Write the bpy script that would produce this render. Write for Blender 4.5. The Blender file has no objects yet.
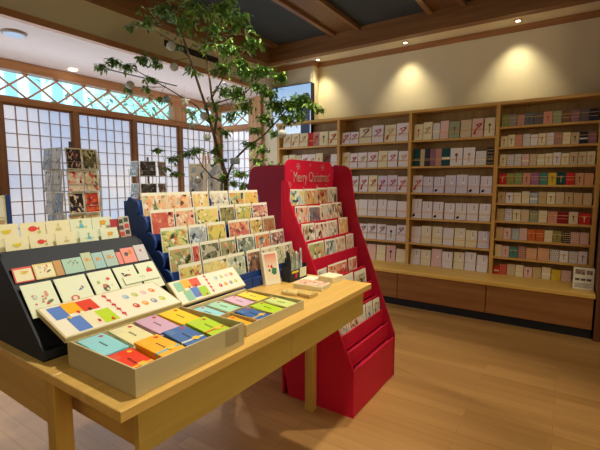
import bpy, bmesh, math, random
from mathutils import Vector, Matrix, Euler
R = random.Random(7)
SC = bpy.context.scene
COL = SC.collection
PI = math.pi

# ------------------------------------------------------------------ camera
F, CX, CY, H = 403.0, 300.0, 225.0, 1.5
YAW = math.radians(33.7); PITCH = math.atan(44 / F)
cd = bpy.data.cameras.new('camera'); cam = bpy.data.objects.new('camera', cd); COL.objects.link(cam)
cam.location = (0, 0, H); cam.rotation_euler = (PI / 2 - PITCH, 0, YAW)
cd.sensor_width = 36; cd.lens = 36 * F / 600; cd.clip_start = 0.02
SC.camera = cam
_fw = Vector((-math.sin(YAW) * math.cos(PITCH), math.cos(YAW) * math.cos(PITCH), -math.sin(PITCH)))
_rt = Vector((math.cos(YAW), math.sin(YAW), 0)); _up = _rt.cross(_fw)
def at(px, py, Y):
    """world point seen at photo pixel (px, py) on the plane y = Y (used to read off branch positions)"""
    d = _fw + _rt * ((px - CX) / F) + _up * ((CY - py) / F)
    return Vector((0, 0, H)) + d * (Y / d.y)

# ------------------------------------------------------------------ materials
def lin(c):
    return tuple((x / 12.92 if x <= .04045 else ((x + .055) / 1.055) ** 2.4) for x in c) + (1,)
def hx(r, g, b): return (r / 255, g / 255, b / 255)
_mats = {}
def newmat(name):
    m = bpy.data.materials.new(name); m.use_nodes = True
    nt = m.node_tree
    return m, nt, nt.nodes['Principled BSDF']
def plain(name, rgb, rough=.6, var=.06, emit=0, metal=0, scale=12, spec=.3):
    """painted / paper / plastic with slight procedural mottling"""
    if name in _mats: return _mats[name]
    m, nt, b = newmat(name)
    c = lin(rgb)
    tc = nt.nodes.new('ShaderNodeTexCoord'); n = nt.nodes.new('ShaderNodeTexNoise')
    n.inputs['Scale'].default_value = scale; n.inputs['Detail'].default_value = 3
    mx = nt.nodes.new('ShaderNodeMix'); mx.data_type = 'RGBA'
    mx.inputs['A'].default_value = tuple(x * (1 - var) for x in c[:3]) + (1,)
    mx.inputs['B'].default_value = tuple(min(1, x * (1 + var)) for x in c[:3]) + (1,)
    nt.links.new(tc.outputs['Object'], n.inputs['Vector']); nt.links.new(n.outputs['Fac'], mx.inputs['Factor'])
    nt.links.new(mx.outputs['Result'], b.inputs['Base Color'])
    b.inputs['Roughness'].default_value = rough; b.inputs['Metallic'].default_value = metal
    b.inputs['Specular IOR Level'].default_value = spec
    if emit:
        nt.links.new(mx.outputs['Result'], b.inputs['Emission Color']); b.inputs['Emission Strength'].default_value = emit
    _mats[name] = m; return m
def wood(name, c1, c2, axis='x', rough=.45, fine=26):
    if name in _mats: return _mats[name]
    m, nt, b = newmat(name)
    tc = nt.nodes.new('ShaderNodeTexCoord'); mp = nt.nodes.new('ShaderNodeMapping')
    s = {'x': (1.1, fine, fine), 'y': (fine, 1.1, fine), 'z': (fine, fine, 1.1)}[axis]
    mp.inputs['Scale'].default_value = s
    n = nt.nodes.new('ShaderNodeTexNoise'); n.inputs['Scale'].default_value = 1.0; n.inputs['Detail'].default_value = 5
    n.inputs['Distortion'].default_value = .6
    r = nt.nodes.new('ShaderNodeValToRGB'); r.color_ramp.elements[0].color = lin(c1); r.color_ramp.elements[1].color = lin(c2)
    r.color_ramp.elements[0].position = .3; r.color_ramp.elements[1].position = .7
    nt.links.new(tc.outputs['Object'], mp.inputs['Vector']); nt.links.new(mp.outputs['Vector'], n.inputs['Vector'])
    nt.links.new(n.outputs['Fac'], r.inputs['Fac']); nt.links.new(r.outputs['Color'], b.inputs['Base Color'])
    b.inputs['Roughness'].default_value = rough; b.inputs['Specular IOR Level'].default_value = .35
    _mats[name] = m; return m
def floor_mat():
    m, nt, b = newmat('plank_floor')
    tc = nt.nodes.new('ShaderNodeTexCoord'); br = nt.nodes.new('ShaderNodeTexBrick')
    br.inputs['Scale'].default_value = 1; br.inputs['Brick Width'].default_value = 1.3; br.inputs['Row Height'].default_value = .1
    br.inputs['Mortar Size'].default_value = .0012; br.inputs['Bias'].default_value = 0
    br.inputs['Color1'].default_value = lin(hx(168, 124, 72)); br.inputs['Color2'].default_value = lin(hx(186, 142, 86))
    br.inputs['Mortar'].default_value = lin(hx(140, 100, 56)); br.offset = .37
    mp = nt.nodes.new('ShaderNodeMapping'); mp.inputs['Scale'].default_value = (1.2, 22, 1)
    n = nt.nodes.new('ShaderNodeTexNoise'); n.inputs['Scale'].default_value = 1; n.inputs['Detail'].default_value = 5
    mr = nt.nodes.new('ShaderNodeMapRange'); mr.inputs['To Min'].default_value = .8; mr.inputs['To Max'].default_value = 1.15
    mx = nt.nodes.new('ShaderNodeVectorMath'); mx.operation = 'MULTIPLY'
    nt.links.new(tc.outputs['Object'], br.inputs['Vector']); nt.links.new(tc.outputs['Object'], mp.inputs['Vector'])
    nt.links.new(mp.outputs['Vector'], n.inputs['Vector']); nt.links.new(n.outputs['Fac'], mr.inputs['Value'])
    nt.links.new(br.outputs['Color'], mx.inputs[0]); nt.links.new(mr.outputs['Result'], mx.inputs[1])
    nt.links.new(mx.outputs['Vector'], b.inputs['Base Color'])
    b.inputs['Roughness'].default_value = .38; b.inputs['Specular IOR Level'].default_value = .35
    return m
_pc = [0]
def picture(c1, c2, c3, scale=5.0):
    """blurry printed illustration in three colours"""
    _pc[0] += 1
    m, nt, b = newmat('printed_picture')
    tc = nt.nodes.new('ShaderNodeTexCoord'); mp = nt.nodes.new('ShaderNodeMapping')
    mp.inputs['Location'].default_value = (_pc[0] * 3.17, _pc[0] * 1.3, _pc[0] * 2.1)
    n = nt.nodes.new('ShaderNodeTexNoise'); n.inputs['Scale'].default_value = scale; n.inputs['Detail'].default_value = 2.5
    n.inputs['Distortion'].default_value = .8
    r = nt.nodes.new('ShaderNodeValToRGB'); e = r.color_ramp.elements
    e[0].position = .36; e[0].color = lin(c2); e[1].position = .47; e[1].color = lin(c1)
    k = e.new(.57); k.color = lin(c1); k = e.new(.68); k.color = lin(c3)
    nt.links.new(tc.outputs['Generated'], mp.inputs['Vector']); nt.links.new(mp.outputs['Vector'], n.inputs['Vector'])
    nt.links.new(n.outputs['Fac'], r.inputs['Fac'])
    # small coloured figures scattered over the middle of the picture
    vo = nt.nodes.new('ShaderNodeTexVoronoi'); vo.inputs['Scale'].default_value = scale * 2.2; vo.inputs['Randomness'].default_value = 1
    nt.links.new(mp.outputs['Vector'], vo.inputs['Vector'])
    sc_ = nt.nodes.new('ShaderNodeSeparateColor'); nt.links.new(vo.outputs['Color'], sc_.inputs['Color'])
    r2_ = nt.nodes.new('ShaderNodeValToRGB'); r2_.color_ramp.interpolation = 'CONSTANT'; q = r2_.color_ramp.elements
    q[0].position = 0; q[0].color = lin(c2); q[1].position = .3; q[1].color = lin(c3)
    k = q.new(.5); k.color = lin(tuple(x * .45 for x in c2)); k = q.new(.66); k.color = lin(tuple(x * .35 + .62 for x in c1)); k = q.new(.82); k.color = lin(c1)
    nt.links.new(sc_.outputs['Red'], r2_.inputs['Fac'])
    n2 = nt.nodes.new('ShaderNodeTexNoise'); n2.inputs['Scale'].default_value = 2.6; n2.inputs['Detail'].default_value = 1
    nt.links.new(mp.outputs['Vector'], n2.inputs['Vector'])
    mk = nt.nodes.new('ShaderNodeMapRange'); mk.inputs['From Min'].default_value = .47; mk.inputs['From Max'].default_value = .53
    nt.links.new(n2.outputs['Fac'], mk.inputs['Value'])
    mx = nt.nodes.new('ShaderNodeMix'); mx.data_type = 'RGBA'
    nt.links.new(mk.outputs['Result'], mx.inputs['Factor']); nt.links.new(r.outputs['Color'], mx.inputs['A']); nt.links.new(r2_.outputs['Color'], mx.inputs['B'])
    nt.links.new(mx.outputs['Result'], b.inputs['Base Color'])
    b.inputs['Roughness'].default_value = .35
    return m
def emissive(name, rgb, st, rough=.8):
    if name in _mats: return _mats[name]
    return plain(name, rgb, rough, .05, st)

M = dict(
    floor=floor_mat(),
    cream=plain('cream_plaster', hx(226, 216, 184), .85, .03),
    soffit=plain('white_soffit_plaster', hx(228, 216, 210), .85, .03),
    ceiling=plain('slate_ceiling_board', hx(62, 68, 70), .8, .25, scale=3),
    beam=wood('brown_beam_wood', hx(122, 84, 50), hx(148, 106, 66), 'x'),
    beam_y=wood('brown_beam_wood_lengthwise', hx(122, 84, 50), hx(148, 106, 66), 'y'),
    weave=wood('woven_ceiling_board', hx(104, 72, 44), hx(140, 100, 60), 'y', fine=60),
    trimw=wood('trim_wood', hx(150, 102, 62), hx(180, 130, 84), 'x'),
    trimy=wood('trim_wood_lengthwise', hx(170, 118, 76), hx(200, 146, 98), 'y'),
    post=wood('post_wood', hx(176, 130, 88), hx(204, 158, 112), 'z'),
    frame=wood('shoji_frame_wood', hx(140, 100, 68), hx(168, 126, 90), 'z'),
    kumiko=wood('shoji_lattice_wood', hx(196, 180, 170), hx(214, 200, 190), 'z'),
    lattice=wood('transom_lattice_wood', hx(206, 150, 106), hx(228, 178, 132), 'y'),
    shelfw=wood('shelf_oak', hx(196, 148, 76), hx(220, 174, 98), 'x'),
    shelfz=wood('shelf_oak_upright', hx(196, 148, 76), hx(220, 174, 98), 'z'),
    back=wood('shelf_back_board', hx(148, 114, 66), hx(172, 136, 82), 'z'),
    benchtop=wood('bench_top_oak', hx(222, 176, 84), hx(240, 198, 106), 'x'),
    benchf=wood('bench_front_wood', hx(140, 92, 48), hx(166, 114, 64), 'x', fine=14),
    kick=plain('dark_toe_kick', hx(34, 36, 40), .6),
    darkpost=wood('dark_brown_post', hx(96, 58, 34), hx(122, 78, 48), 'z'),
    table=wood('table_top_oak', hx(212, 168, 86), hx(232, 190, 108), 'y', .35, 18),
    tablex=wood('table_oak_crosswise', hx(192, 150, 76), hx(212, 172, 96), 'x', .4, 18),
    tabley=wood('table_apron_oak', hx(196, 164, 78), hx(218, 188, 100), 'y', .4, 14),
    tablez=wood('table_leg_oak', hx(190, 150, 68), hx(210, 172, 88), 'z', .4, 18),
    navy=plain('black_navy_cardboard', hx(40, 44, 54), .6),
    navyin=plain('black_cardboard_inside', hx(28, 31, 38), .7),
    blue=plain('navy_blue_board', hx(36, 66, 134), .55),
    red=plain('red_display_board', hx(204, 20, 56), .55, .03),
    red_shaded=plain('shaded_red_display_board', hx(178, 22, 58), .6, .03),  # darker copy of the red board, shade put into the colour
    kraft=plain('grey_kraft_cardboard', hx(204, 188, 142), .8, .05),
    kraftin=plain('kraft_inside', hx(206, 182, 126), .8, .05),
    paper=plain('white_card_stock', hx(238, 234, 216), .7, .02),
    ivory=plain('ivory_card_stock', hx(236, 228, 192), .7, .02),
    mintw=plain('pale_green_card_stock', hx(226, 232, 206), .7, .02),
    black=plain('black_print', hx(36, 32, 34), .6),
    silver=plain('silver_print', hx(190, 140, 130), .4),
    gold=plain('gold_cord', hx(222, 180, 104), .3, .08),
    redc=plain('red_cord', hx(196, 40, 52), .5),
    wire=plain('grey_wire', hx(186, 186, 190), .3, .05, metal=.7),
    steel=plain('dark_wire_stand', hx(90, 84, 84), .4, .05, metal=.5),
    bark=wood('tree_bark', hx(92, 72, 54), hx(126, 102, 78), 'z', .9, 10),
    soil=plain('potting_soil', hx(60, 44, 32), .95, .3),
    pot=plain('grey_ceramic_pot', hx(120, 116, 110), .5),
    shade=plain('white_paper_ornament', hx(206, 208, 202), .8, .1),
    greyorn=plain('grey_paper_ornament', hx(140, 148, 146), .8, .1),
    dark=plain('black_louvre', hx(20, 20, 22), .6),
)
def col(r, g, b, rough=.6):
    return plain('paint_%d_%d_%d' % (r, g, b), hx(r, g, b), rough, .03)
# ------------------------------------------------------------------ mesh builder
class MB:
    def __init__(s): s.v = []; s.f = []; s.mi = []
    def add(s, vs, fs, m=0):
        o = len(s.v); s.v += [tuple(v) for v in vs]
        for f in fs: s.f.append(tuple(o + i for i in f)); s.mi.append(m)
        return s
    def box(s, x0, x1, y0, y1, z0, z1, m=0):
        vs = [(x, y, z) for x in (x0, x1) for y in (y0, y1) for z in (z0, z1)]
        return s.add(vs, [(0, 1, 3, 2), (4, 6, 7, 5), (0, 4, 5, 1), (2, 3, 7, 6), (0, 2, 6, 4), (1, 5, 7, 3)], m)
    def bevbox(s, x0, x1, y0, y1, z0, z1, b=.003, m=0):
        bm = bmesh.new(); bmesh.ops.create_cube(bm, size=1)
        for v in bm.verts:
            v.co = Vector(((x0 + x1) / 2 + v.co.x * (x1 - x0), (y0 + y1) / 2 + v.co.y * (y1 - y0), (z0 + z1) / 2 + v.co.z * (z1 - z0)))
        bmesh.ops.bevel(bm, geom=bm.edges[:], offset=b, segments=1, affect='EDGES')
        bm.verts.index_update()
        s.add([v.co[:] for v in bm.verts], [[v.index for v in f.verts] for f in bm.faces], m); bm.free(); return s
    def prism(s, pts, fn, a, b, m=0):
        """polygon pts (u,v) extruded between a and b; fn(u,v,w) -> xyz"""
        n = len(pts)
        vs = [fn(u, v, a) for u, v in pts] + [fn(u, v, b) for u, v in pts]
        fs = [tuple(range(n))[::-1], tuple(range(n, 2 * n))] + [(i, (i + 1) % n, n + (i + 1) % n, n + i) for i in range(n)]
        return s.add(vs, fs, m)
    def tube(s, pts, rad, n=6, m=0):
        pts = [Vector(p) for p in pts]
        if not isinstance(rad, (list, tuple)): rad = [rad] * len(pts)
        rings = []
        for i, p in enumerate(pts):
            d = (pts[min(i + 1, len(pts) - 1)] - pts[max(i - 1, 0)]).normalized()
            a = d.cross(Vector((0, 0, 1)) if abs(d.z) < .9 else Vector((1, 0, 0))).normalized(); b = d.cross(a)
            rings.append([p + (a * math.cos(2 * PI * k / n) + b * math.sin(2 * PI * k / n)) * rad[i] for k in range(n)])
        vs = [v for r in rings for v in r]; fs = []
        for i in range(len(pts) - 1):
            for k in range(n): fs.append((i * n + k, i * n + (k + 1) % n, (i + 1) * n + (k + 1) % n, (i + 1) * n + k))
        fs += [tuple(range(n))[::-1], tuple(range((len(pts) - 1) * n, len(pts) * n))]
        return s.add(vs, fs, m)
    def lathe(s, prof, c, n=16, m=0):
        vs = []; fs = []
        for r, z in prof:
            for k in range(n): vs.append((c[0] + r * math.cos(2 * PI * k / n), c[1] + r * math.sin(2 * PI * k / n), c[2] + z))
        for i in range(len(prof) - 1):
            for k in range(n): fs.append((i * n + k, i * n + (k + 1) % n, (i + 1) * n + (k + 1) % n, (i + 1) * n + k))
        fs += [tuple(range(n))[::-1], tuple(range((len(prof) - 1) * n, len(prof) * n))]
        return s.add(vs, fs, m)
    def disc(s, fn, cu, cv, ru, rv, w, n=12, m=0, rot=0):
        pts = []
        for k in range(n):
            a = 2 * PI * k / n; u, v = ru * math.cos(a), rv * math.sin(a)
            pts.append(fn(cu + u * math.cos(rot) - v * math.sin(rot), cv + u * math.sin(rot) + v * math.cos(rot), w))
        return s.add(pts, [tuple(range(n))], m)
    def poly(s, fn, pts, w, m=0):
        return s.add([fn(u, v, w) for u, v in pts], [tuple(range(len(pts)))], m)
    def mesh(s, name, mats, off=(0, 0, 0)):
        me = bpy.data.meshes.new(name)
        me.from_pydata([(v[0] - off[0], v[1] - off[1], v[2] - off[2]) for v in s.v], [], s.f)
        for m in (mats if isinstance(mats, (list, tuple)) else [mats]): me.materials.append(m)
        for p, i in zip(me.polygons, s.mi): p.material_index = i
        bm = bmesh.new(); bm.from_mesh(me); bmesh.ops.recalc_face_normals(bm, faces=bm.faces[:]); bm.to_mesh(me); bm.free()
        me.update(); return me
    def base(s):
        xs, ys, zs = zip(*s.v); return ((min(xs) + max(xs)) / 2, (min(ys) + max(ys)) / 2, min(zs))
_labels = {}
def meta(o, label, cat, group=None, kind=None):
    if label:
        n = len(label.split()); assert 4 <= n <= 16, (n, label)
        assert label not in _labels, label
        _labels[label] = 1
        o['label'] = label
    if cat: o['category'] = cat
    if group: o['group'] = group
    if kind: o['kind'] = kind
    return o
def worldloc(o):
    v = Vector((0, 0, 0))
    while o: v = v + o.location; o = o.parent
    return v
def obj(name, mb, mats, parent=None, local=False, smooth=False, label=None):
    """one mesh object. world-space verts unless local=True (then verts are in the parent's frame)"""
    if parent is not None:
        off = (0, 0, 0) if local else worldloc(parent)
        o = bpy.data.objects.new(name, mb.mesh(name, mats, off)); o.parent = parent
    else:
        off = (0, 0, 0) if local else mb.base()
        o = bpy.data.objects.new(name, mb.mesh(name, mats, off))
        if not local: o.location = off
    COL.objects.link(o)
    if smooth:
        for p in o.data.polygons: p.use_smooth = True
    if label: o['label'] = label
    return o
def empty(name, loc, label, cat, group=None, rot=(0, 0, 0)):
    o = bpy.data.objects.new(name, None); COL.objects.link(o); o.location = loc; o.rotation_euler = rot
    o.empty_display_size = .05
    return meta(o, label, cat, group)
def struct(name, mb, mats, parent=None):
    """room shell, kept at world origin so textures run through"""
    o = bpy.data.objects.new(name, mb.mesh(name, mats)); COL.objects.link(o)
    if parent: o.parent = parent
    else: o['kind'] = 'structure'
    return o
def sbox(name, m, *b): return struct(name, MB().box(*b), m)
def dup(root, **kw):
    r = root.copy(); COL.objects.link(r)
    for ch in list(root.children):
        c = ch.copy(); COL.objects.link(c); c.parent = r
        for g in list(ch.children):
            d = g.copy(); COL.objects.link(d); d.parent = c
    return r
ORD = ['first', 'second', 'third', 'fourth', 'fifth', 'sixth', 'seventh', 'eighth', 'ninth', 'tenth', 'eleventh', 'twelfth', 'thirteenth']
XZ = lambda u, v, w: (u, w, v)      # local card plane: u = x, v = z, depth = y
YZ = lambda u, v, w: (w, u, v)

# ------------------------------------------------------------------ room shell
LX = -5.2            # left shoji wall
BY = 5.36            # shelf wall
WY = 5.22            # window-side stretch of the back wall, standing a little proud
sbox('floor', M['floor'], -5.4, 2.7, -2.5, 5.5, -.1, 0)
sbox('wall_back', M['cream'], -3.24, 2.7, BY, BY + .1, 0, 3.6)
sbox('wall_back_left', M['cream'], -4.2, -3.24, WY, BY + .1, 0, 3.6)
sbox('wall_right', M['cream'], 2.6, 2.7, -2.5, BY, 0, 3.6)
sbox('wall_front', M['cream'], -5.3, 2.7, -2.6, -2.5, 0, 3.6)
sbox('trim_1', M['darkpost'], .268, .75, 4.57, BY, 0, 3.24)
sbox('wall_right_return', M['cream'], .75, 2.6, 4.7, BY, 0, 3.24)
# ceiling: slate boards, woven wood strips between battens, beams
sbox('ceiling', M['ceiling'], -4.0, 2.7, -2.6, 5.0, 3.46, 3.56)
c = MB(); bt = MB()
for x0, x1 in ((-3.8, -3.67), (-2.73, -2.37), (-1.46, -1.10), (-.19, .17), (1.08, 1.44)):
    c.box(x0, x1, -2.5, 4.9, 3.445, 3.46)
    for x in (x0, x1):
        if x > -3.79: bt.box(x - .03, x + .03, -2.5, 4.92, 3.41, 3.46)
struct('ceiling_strips', c, M['weave']); struct('trim_2', bt, M['beam_y'])
sbox('beam_back', M['beam'], -4.0, 2.7, 4.9, 5.02, 3.23, 3.47)
sbox('beam_left', M['beam_y'], -4.0, -3.8, -2.5, 4.9, 3.21, 3.47)
sbox('ceiling_back_soffit', M['cream'], -4.2, 2.7, 4.95, BY + .1, 3.25, 3.3)
sbox('trim_3', M['trimw'], -3.24, .3, BY - .03, BY, 3.185, 3.25)
sbox('trim_4', M['trimw'], -4.2, -3.215, WY - .03, WY, 3.185, 3.25)
sbox('trim_5', M['trimy'], -3.24, -3.215, WY, BY - .03, 3.185, 3.25)
sbox('wall_fascia', M['cream'], -4.0, -3.95, -2.5, 5.22, 2.88, 3.22)
sbox('trim_6', M['trimy'], -4.0, -3.93, -2.5, 5.22, 2.85, 2.91)
sf = MB(); sf.add([(-5.25, -2.5, 2.80), (-3.95, -2.5, 2.87), (-3.95, 5.3, 2.87), (-5.25, 5.3, 2.80),
                  (-5.25, -2.5, 2.9), (-3.95, -2.5, 2.9), (-3.95, 5.3, 2.9), (-5.25, 5.3, 2.9)],
                 [(0, 1, 2, 3), (4, 5, 6, 7), (0, 1, 5, 4), (1, 2, 6, 5), (2, 3, 7, 6), (3, 0, 4, 7)])
struct('ceiling_left_soffit', sf, M['soffit'])
sbox('wall_back_top', M['soffit'], -5.3, -4.2, WY, WY + .1, 2.74, 3.6)
# left wall: posts, rails, shoji panels and diamond transom
posts = [5.17 - .818 * k for k in range(10)]
for k, y in enumerate(posts):
    sbox('trim_%d' % (10 + k), M['frame'], LX - .03, LX + .045, y - .033, y + .033, 0, 2.36)
sbox('trim_30', M['trimy'], LX - .05, LX + .05, -2.5, 5.2, 2.355, 2.425)     # rail over the shoji
sbox('trim_31', M['trimy'], LX - .05, LX + .09, -2.5, 5.2, 2.70, 2.80)     # cornice
sbox('trim_32', M['trimy'], LX - .03, LX + .04, -2.5, 5.2, 0, .1)
sbox('wall_left', M['cream'], LX - .1, LX - .02, -2.5, 5.3, 2.80, 3.6)
sbox('wall_left_near', M['cream'], LX - .1, LX, -2.5, posts[7], 0, 2.36)
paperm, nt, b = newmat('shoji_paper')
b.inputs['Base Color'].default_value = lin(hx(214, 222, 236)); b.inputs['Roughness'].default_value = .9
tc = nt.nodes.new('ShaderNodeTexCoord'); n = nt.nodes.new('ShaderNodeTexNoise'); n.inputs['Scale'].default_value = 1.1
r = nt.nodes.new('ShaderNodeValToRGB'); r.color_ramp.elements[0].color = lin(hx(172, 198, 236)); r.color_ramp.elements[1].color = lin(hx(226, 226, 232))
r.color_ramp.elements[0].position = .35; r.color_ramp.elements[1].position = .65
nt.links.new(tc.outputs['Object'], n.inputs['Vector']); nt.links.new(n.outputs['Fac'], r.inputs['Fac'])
nt.links.new(r.outputs['Color'], b.inputs['Emission Color']); b.inputs['Emission Strength'].default_value = .72  # daylight through the paper is put in as emission
for k in range(7):
    y1, y0 = posts[k] - .033, posts[k + 1] + .033
    fr = MB()
    fr.box(LX - .02, LX + .02, y0, y0 + .022, .1, 2.355).box(LX - .02, LX + .02, y1 - .022, y1, .1, 2.355)
    fr.box(LX - .02, LX + .02, y0 + .022, y1 - .022, 2.33, 2.355).box(LX - .02, LX + .02, y0 + .022, y1 - .022, .1, .3)
    w = struct('window_%d' % (k + 1), fr, M['frame'])
    lt = MB()
    a0, a1 = y0 + .022, y1 - .022
    for i in range(1, 6):
        y = a0 + (a1 - a0) * i / 6; lt.box(LX - .008, LX + .008, y - .0055, y + .0055, .3, 2.33)
    for i in range(1, 14):
        z = 2.33 - .152 * i
        if z > .32: lt.box(LX - .006, LX + .010, a0, a1, z - .0055, z + .0055)
    struct('lattice', lt, M['kumiko'], w)
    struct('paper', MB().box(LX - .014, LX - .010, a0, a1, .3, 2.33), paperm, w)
# transom: three-bay diamond lattice
def diamond(name, lo, hi, z0, z1, fn, depth, mat, step=.33):
    mb = MB(); span = .36
    k = lo - span
    hw = .010
    while k < hi + span:
        for d in (1, -1):
            p0, p1 = (k, z0), (k + d * span, z1)
            # clip to lo..hi
            def clip(p, q):
                (x0, w0), (x1, w1) = p, q
                t0, t1 = 0, 1
                dx = x1 - x0
                for lim, sgn in ((lo, 1), (hi, -1)):
                    f0 = sgn * (x0 - lim); f1 = sgn * (x1 - lim)
                    if f0 < 0 and f1 < 0: return None
                    if f0 < 0: t0 = max(t0, f0 / (f0 - f1))
                    elif f1 < 0: t1 = min(t1, f0 / (f0 - f1))
                if t1 - t0 < .05: return None
                return (x0 + dx * t0, w0 + (w1 - w0) * t0), (x0 + dx * t1, w0 + (w1 - w0) * t1)
            cpt = clip(p0, p1)
            if cpt:
                (x0, w0), (x1, w1) = cpt
                dd = Vector((x1 - x0, w1 - w0)).normalized(); nn = Vector((-dd.y, dd.x)) * hw
                q = [(x0 + nn.x, w0 + nn.y), (x1 + nn.x, w1 + nn.y), (x1 - nn.x, w1 - nn.y), (x0 - nn.x, w0 - nn.y)]
                o = .0 if d > 0 else .012
                mb.prism(q, fn, depth + o, depth + o + .012)
        k += step
    return struct(name, mb, mat)
diamond('window_11', -2.4, 4.2, 2.425, 2.70, YZ, LX, M['lattice'])
diamond('window_12', 4.46, 5.14, 2.425, 2.70, YZ, LX, M['lattice'])
sbox('trim_33', M['post'], LX - .05, LX + .06, 4.2, 4.46, 2.42, 2.70)
sbox('trim_34', M['post'], LX - .06, LX + .06, 5.10, 5.24, 0, 2.8)
# short back stretch with shoji and transom, then the square post
sbox('trim_35', M['post'], -4.46, -4.2, WY - .06, WY + .12, 0, 3.25)
sbox('trim_36', M['trimw'], -5.2, -4.46, WY - .04, WY + .05, 2.36, 2.44)
sbox('trim_37', M['trimw'], -5.2, -4.46, WY - .05, WY + .06, 2.68, 2.78)
fr = MB().box(-5.14, -5.11, WY - .02, WY + .02, 0, 2.36).box(-4.49, -4.46, WY - .02, WY + .02, 0, 2.36).box(-5.11, -4.49, WY - .02, WY + .02, 2.33, 2.36).box(-5.11, -4.49, WY - .02, WY + .02, 0, .3)
w = struct('window_13', fr, M['frame'])
lt = MB()
for i in range(1, 5):
    x = -5.11 + .62 * i / 5; lt.box(x - .007, x + .007, WY - .008, WY + .008, .3, 2.33)
for i in range(1, 14): lt.box(-5.11, -4.49, WY - .010, WY + .006, 2.33 - .152 * i - .007, 2.33 - .152 * i + .007)
struct('lattice', lt, M['kumiko'], w)
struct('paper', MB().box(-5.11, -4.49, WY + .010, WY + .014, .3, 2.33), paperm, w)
diamond('window_14', -5.12, -4.48, 2.44, 2.68, XZ, WY, M['lattice'])

# ------------------------------------------------------------------ outdoors seen through the transom
fac = MB().box(-9.2, -9.0, -6, 5.2, 0, 6)
o = obj('neighbouring_building', fac, plain('pale_blue_facade', hx(204, 232, 244), .7, .05, 1.1))  # daylight on the facade is put in as emission
meta(o, 'pale blue building with upright fins seen through the diamond transom', 'building')
fins = MB()
for k in range(26): fins.box(-9.0, -8.88, -5.8 + k * .42, -5.8 + k * .42 + .16, 0, 6)
obj('facade_fins', fins, plain('blue_facade_fin', hx(150, 206, 230), .7, .05, .8), o)  # fins glow too, in place of daylight on them
def leaf_mesh(pts, size, rnd, droop=.35):
    mb = MB()
    for p in pts:
        a = rnd.uniform(0, 2 * PI); t = rnd.uniform(-.9, .5) - droop
        d = Vector((math.cos(a) * math.cos(t), math.sin(a) * math.cos(t), math.sin(t)))
        sd = d.cross(Vector((rnd.uniform(-.4, .4), rnd.uniform(-.4, .4), 1))).normalized(); up = sd.cross(d)
        L = size * rnd.uniform(.7, 1.25); w = L * .42
        p = Vector(p)
        mb.add([p, p + d * L * .45 + sd * w * .5 + up * w * .12, p + d * L, p + d * L * .45 - sd * w * .5 + up * w * .12, p + d * L * .5 - up * w * .05],
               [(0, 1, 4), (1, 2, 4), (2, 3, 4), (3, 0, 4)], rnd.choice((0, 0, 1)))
    return mb
r2 = random.Random(3)
pts = [(-7.2 + r2.gauss(0, .35), 5.4 + r2.gauss(0, .9), 3.1 + r2.gauss(0, .55)) for _ in range(1500)]
og = [plain('sunlit_garden_leaf', hx(170, 220, 204), .6, .2, .7), plain('garden_leaf_shade', hx(90, 160, 140), .6, .2, .35)]  # lit and shaded leaf tones painted in, with emission for daylight
tr = empty('garden_tree', (-7.2, 5.4, 0), 'blurry green garden tree outside behind the corner transom', 'tree')
obj('trunk', MB().tube([(-7.2, 5.4, 0), (-7.15, 5.45, 1.6), (-7.2, 5.4, 3.0)], [.12, .1, .05]), M['bark'], tr)
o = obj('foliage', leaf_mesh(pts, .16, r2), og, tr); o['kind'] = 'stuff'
sbox('ground_outside', plain('pale_gravel', hx(190, 190, 180), .9), -12, -5.4, -8, 12, -.12, -.02)

# ------------------------------------------------------------------ ceiling fittings
mb = MB().box(-3.965, -3.945, 3.13, 3.98, 3.03, 3.105)
for k in range(3): mb.box(-3.945, -3.935, 3.14, 3.97, 3.045 + k * .022, 3.05 + k * .022, 1)
o = obj('air_vent', mb, [M['dark'], M['steel']]); meta(o, 'long black air vent slot in the cream band behind the tree', 'vent')
g = MB().lathe([(.095, -.012), (.105, 0), (.105, .02)], (-4.33, 1.76, 2.848), 24)
o = obj('ceiling_speaker', g, plain('brass_ring', hx(170, 150, 130), .4)); meta(o, 'round flush ceiling fitting with pale blue face near the lattice', 'ceiling light')
obj('diffuser', MB().lathe([(.085, -.003), (.085, .004)], (-4.33, 1.76, 2.834), 24), plain('pale_blue_diffuser', hx(170, 190, 214), .5, .03, .25), o)
o = obj('air_slot', MB().box(-4.70, -4.67, 2.9, 3.9, 2.824, 2.836), M['steel']); meta(o, 'thin grey linear slot in the white soffit above the lattice', 'vent')
o = obj('ceiling_downlight', MB().lathe([(.045, 0), (.05, .012)], (-4.98, 2.62, 2.803), 16), emissive('warm_lamp_face', hx(255, 232, 200), 4)); meta(o, 'small lit downlight in the white soffit by the cornice', 'ceiling light')
sx = [-3.13, -1.84, -.58]
for x, nm in zip(sx, ('left', 'middle', 'right')):
    o = obj('recessed_spotlight', MB().lathe([(.035, 0), (.04, .02)], (x, 5.16, 3.238), 16), M['silver'])
    meta(o, '%s of the three small spotlights recessed above the wall shelves' % nm, 'spotlight', 'recessed spotlights over the shelf wall')
    obj('lamp', MB().lathe([(.024, -.006), (.024, .004)], (x, 5.16, 3.238), 12), emissive('warm_lamp_face', hx(255, 232, 200), 1.5), o)
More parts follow.
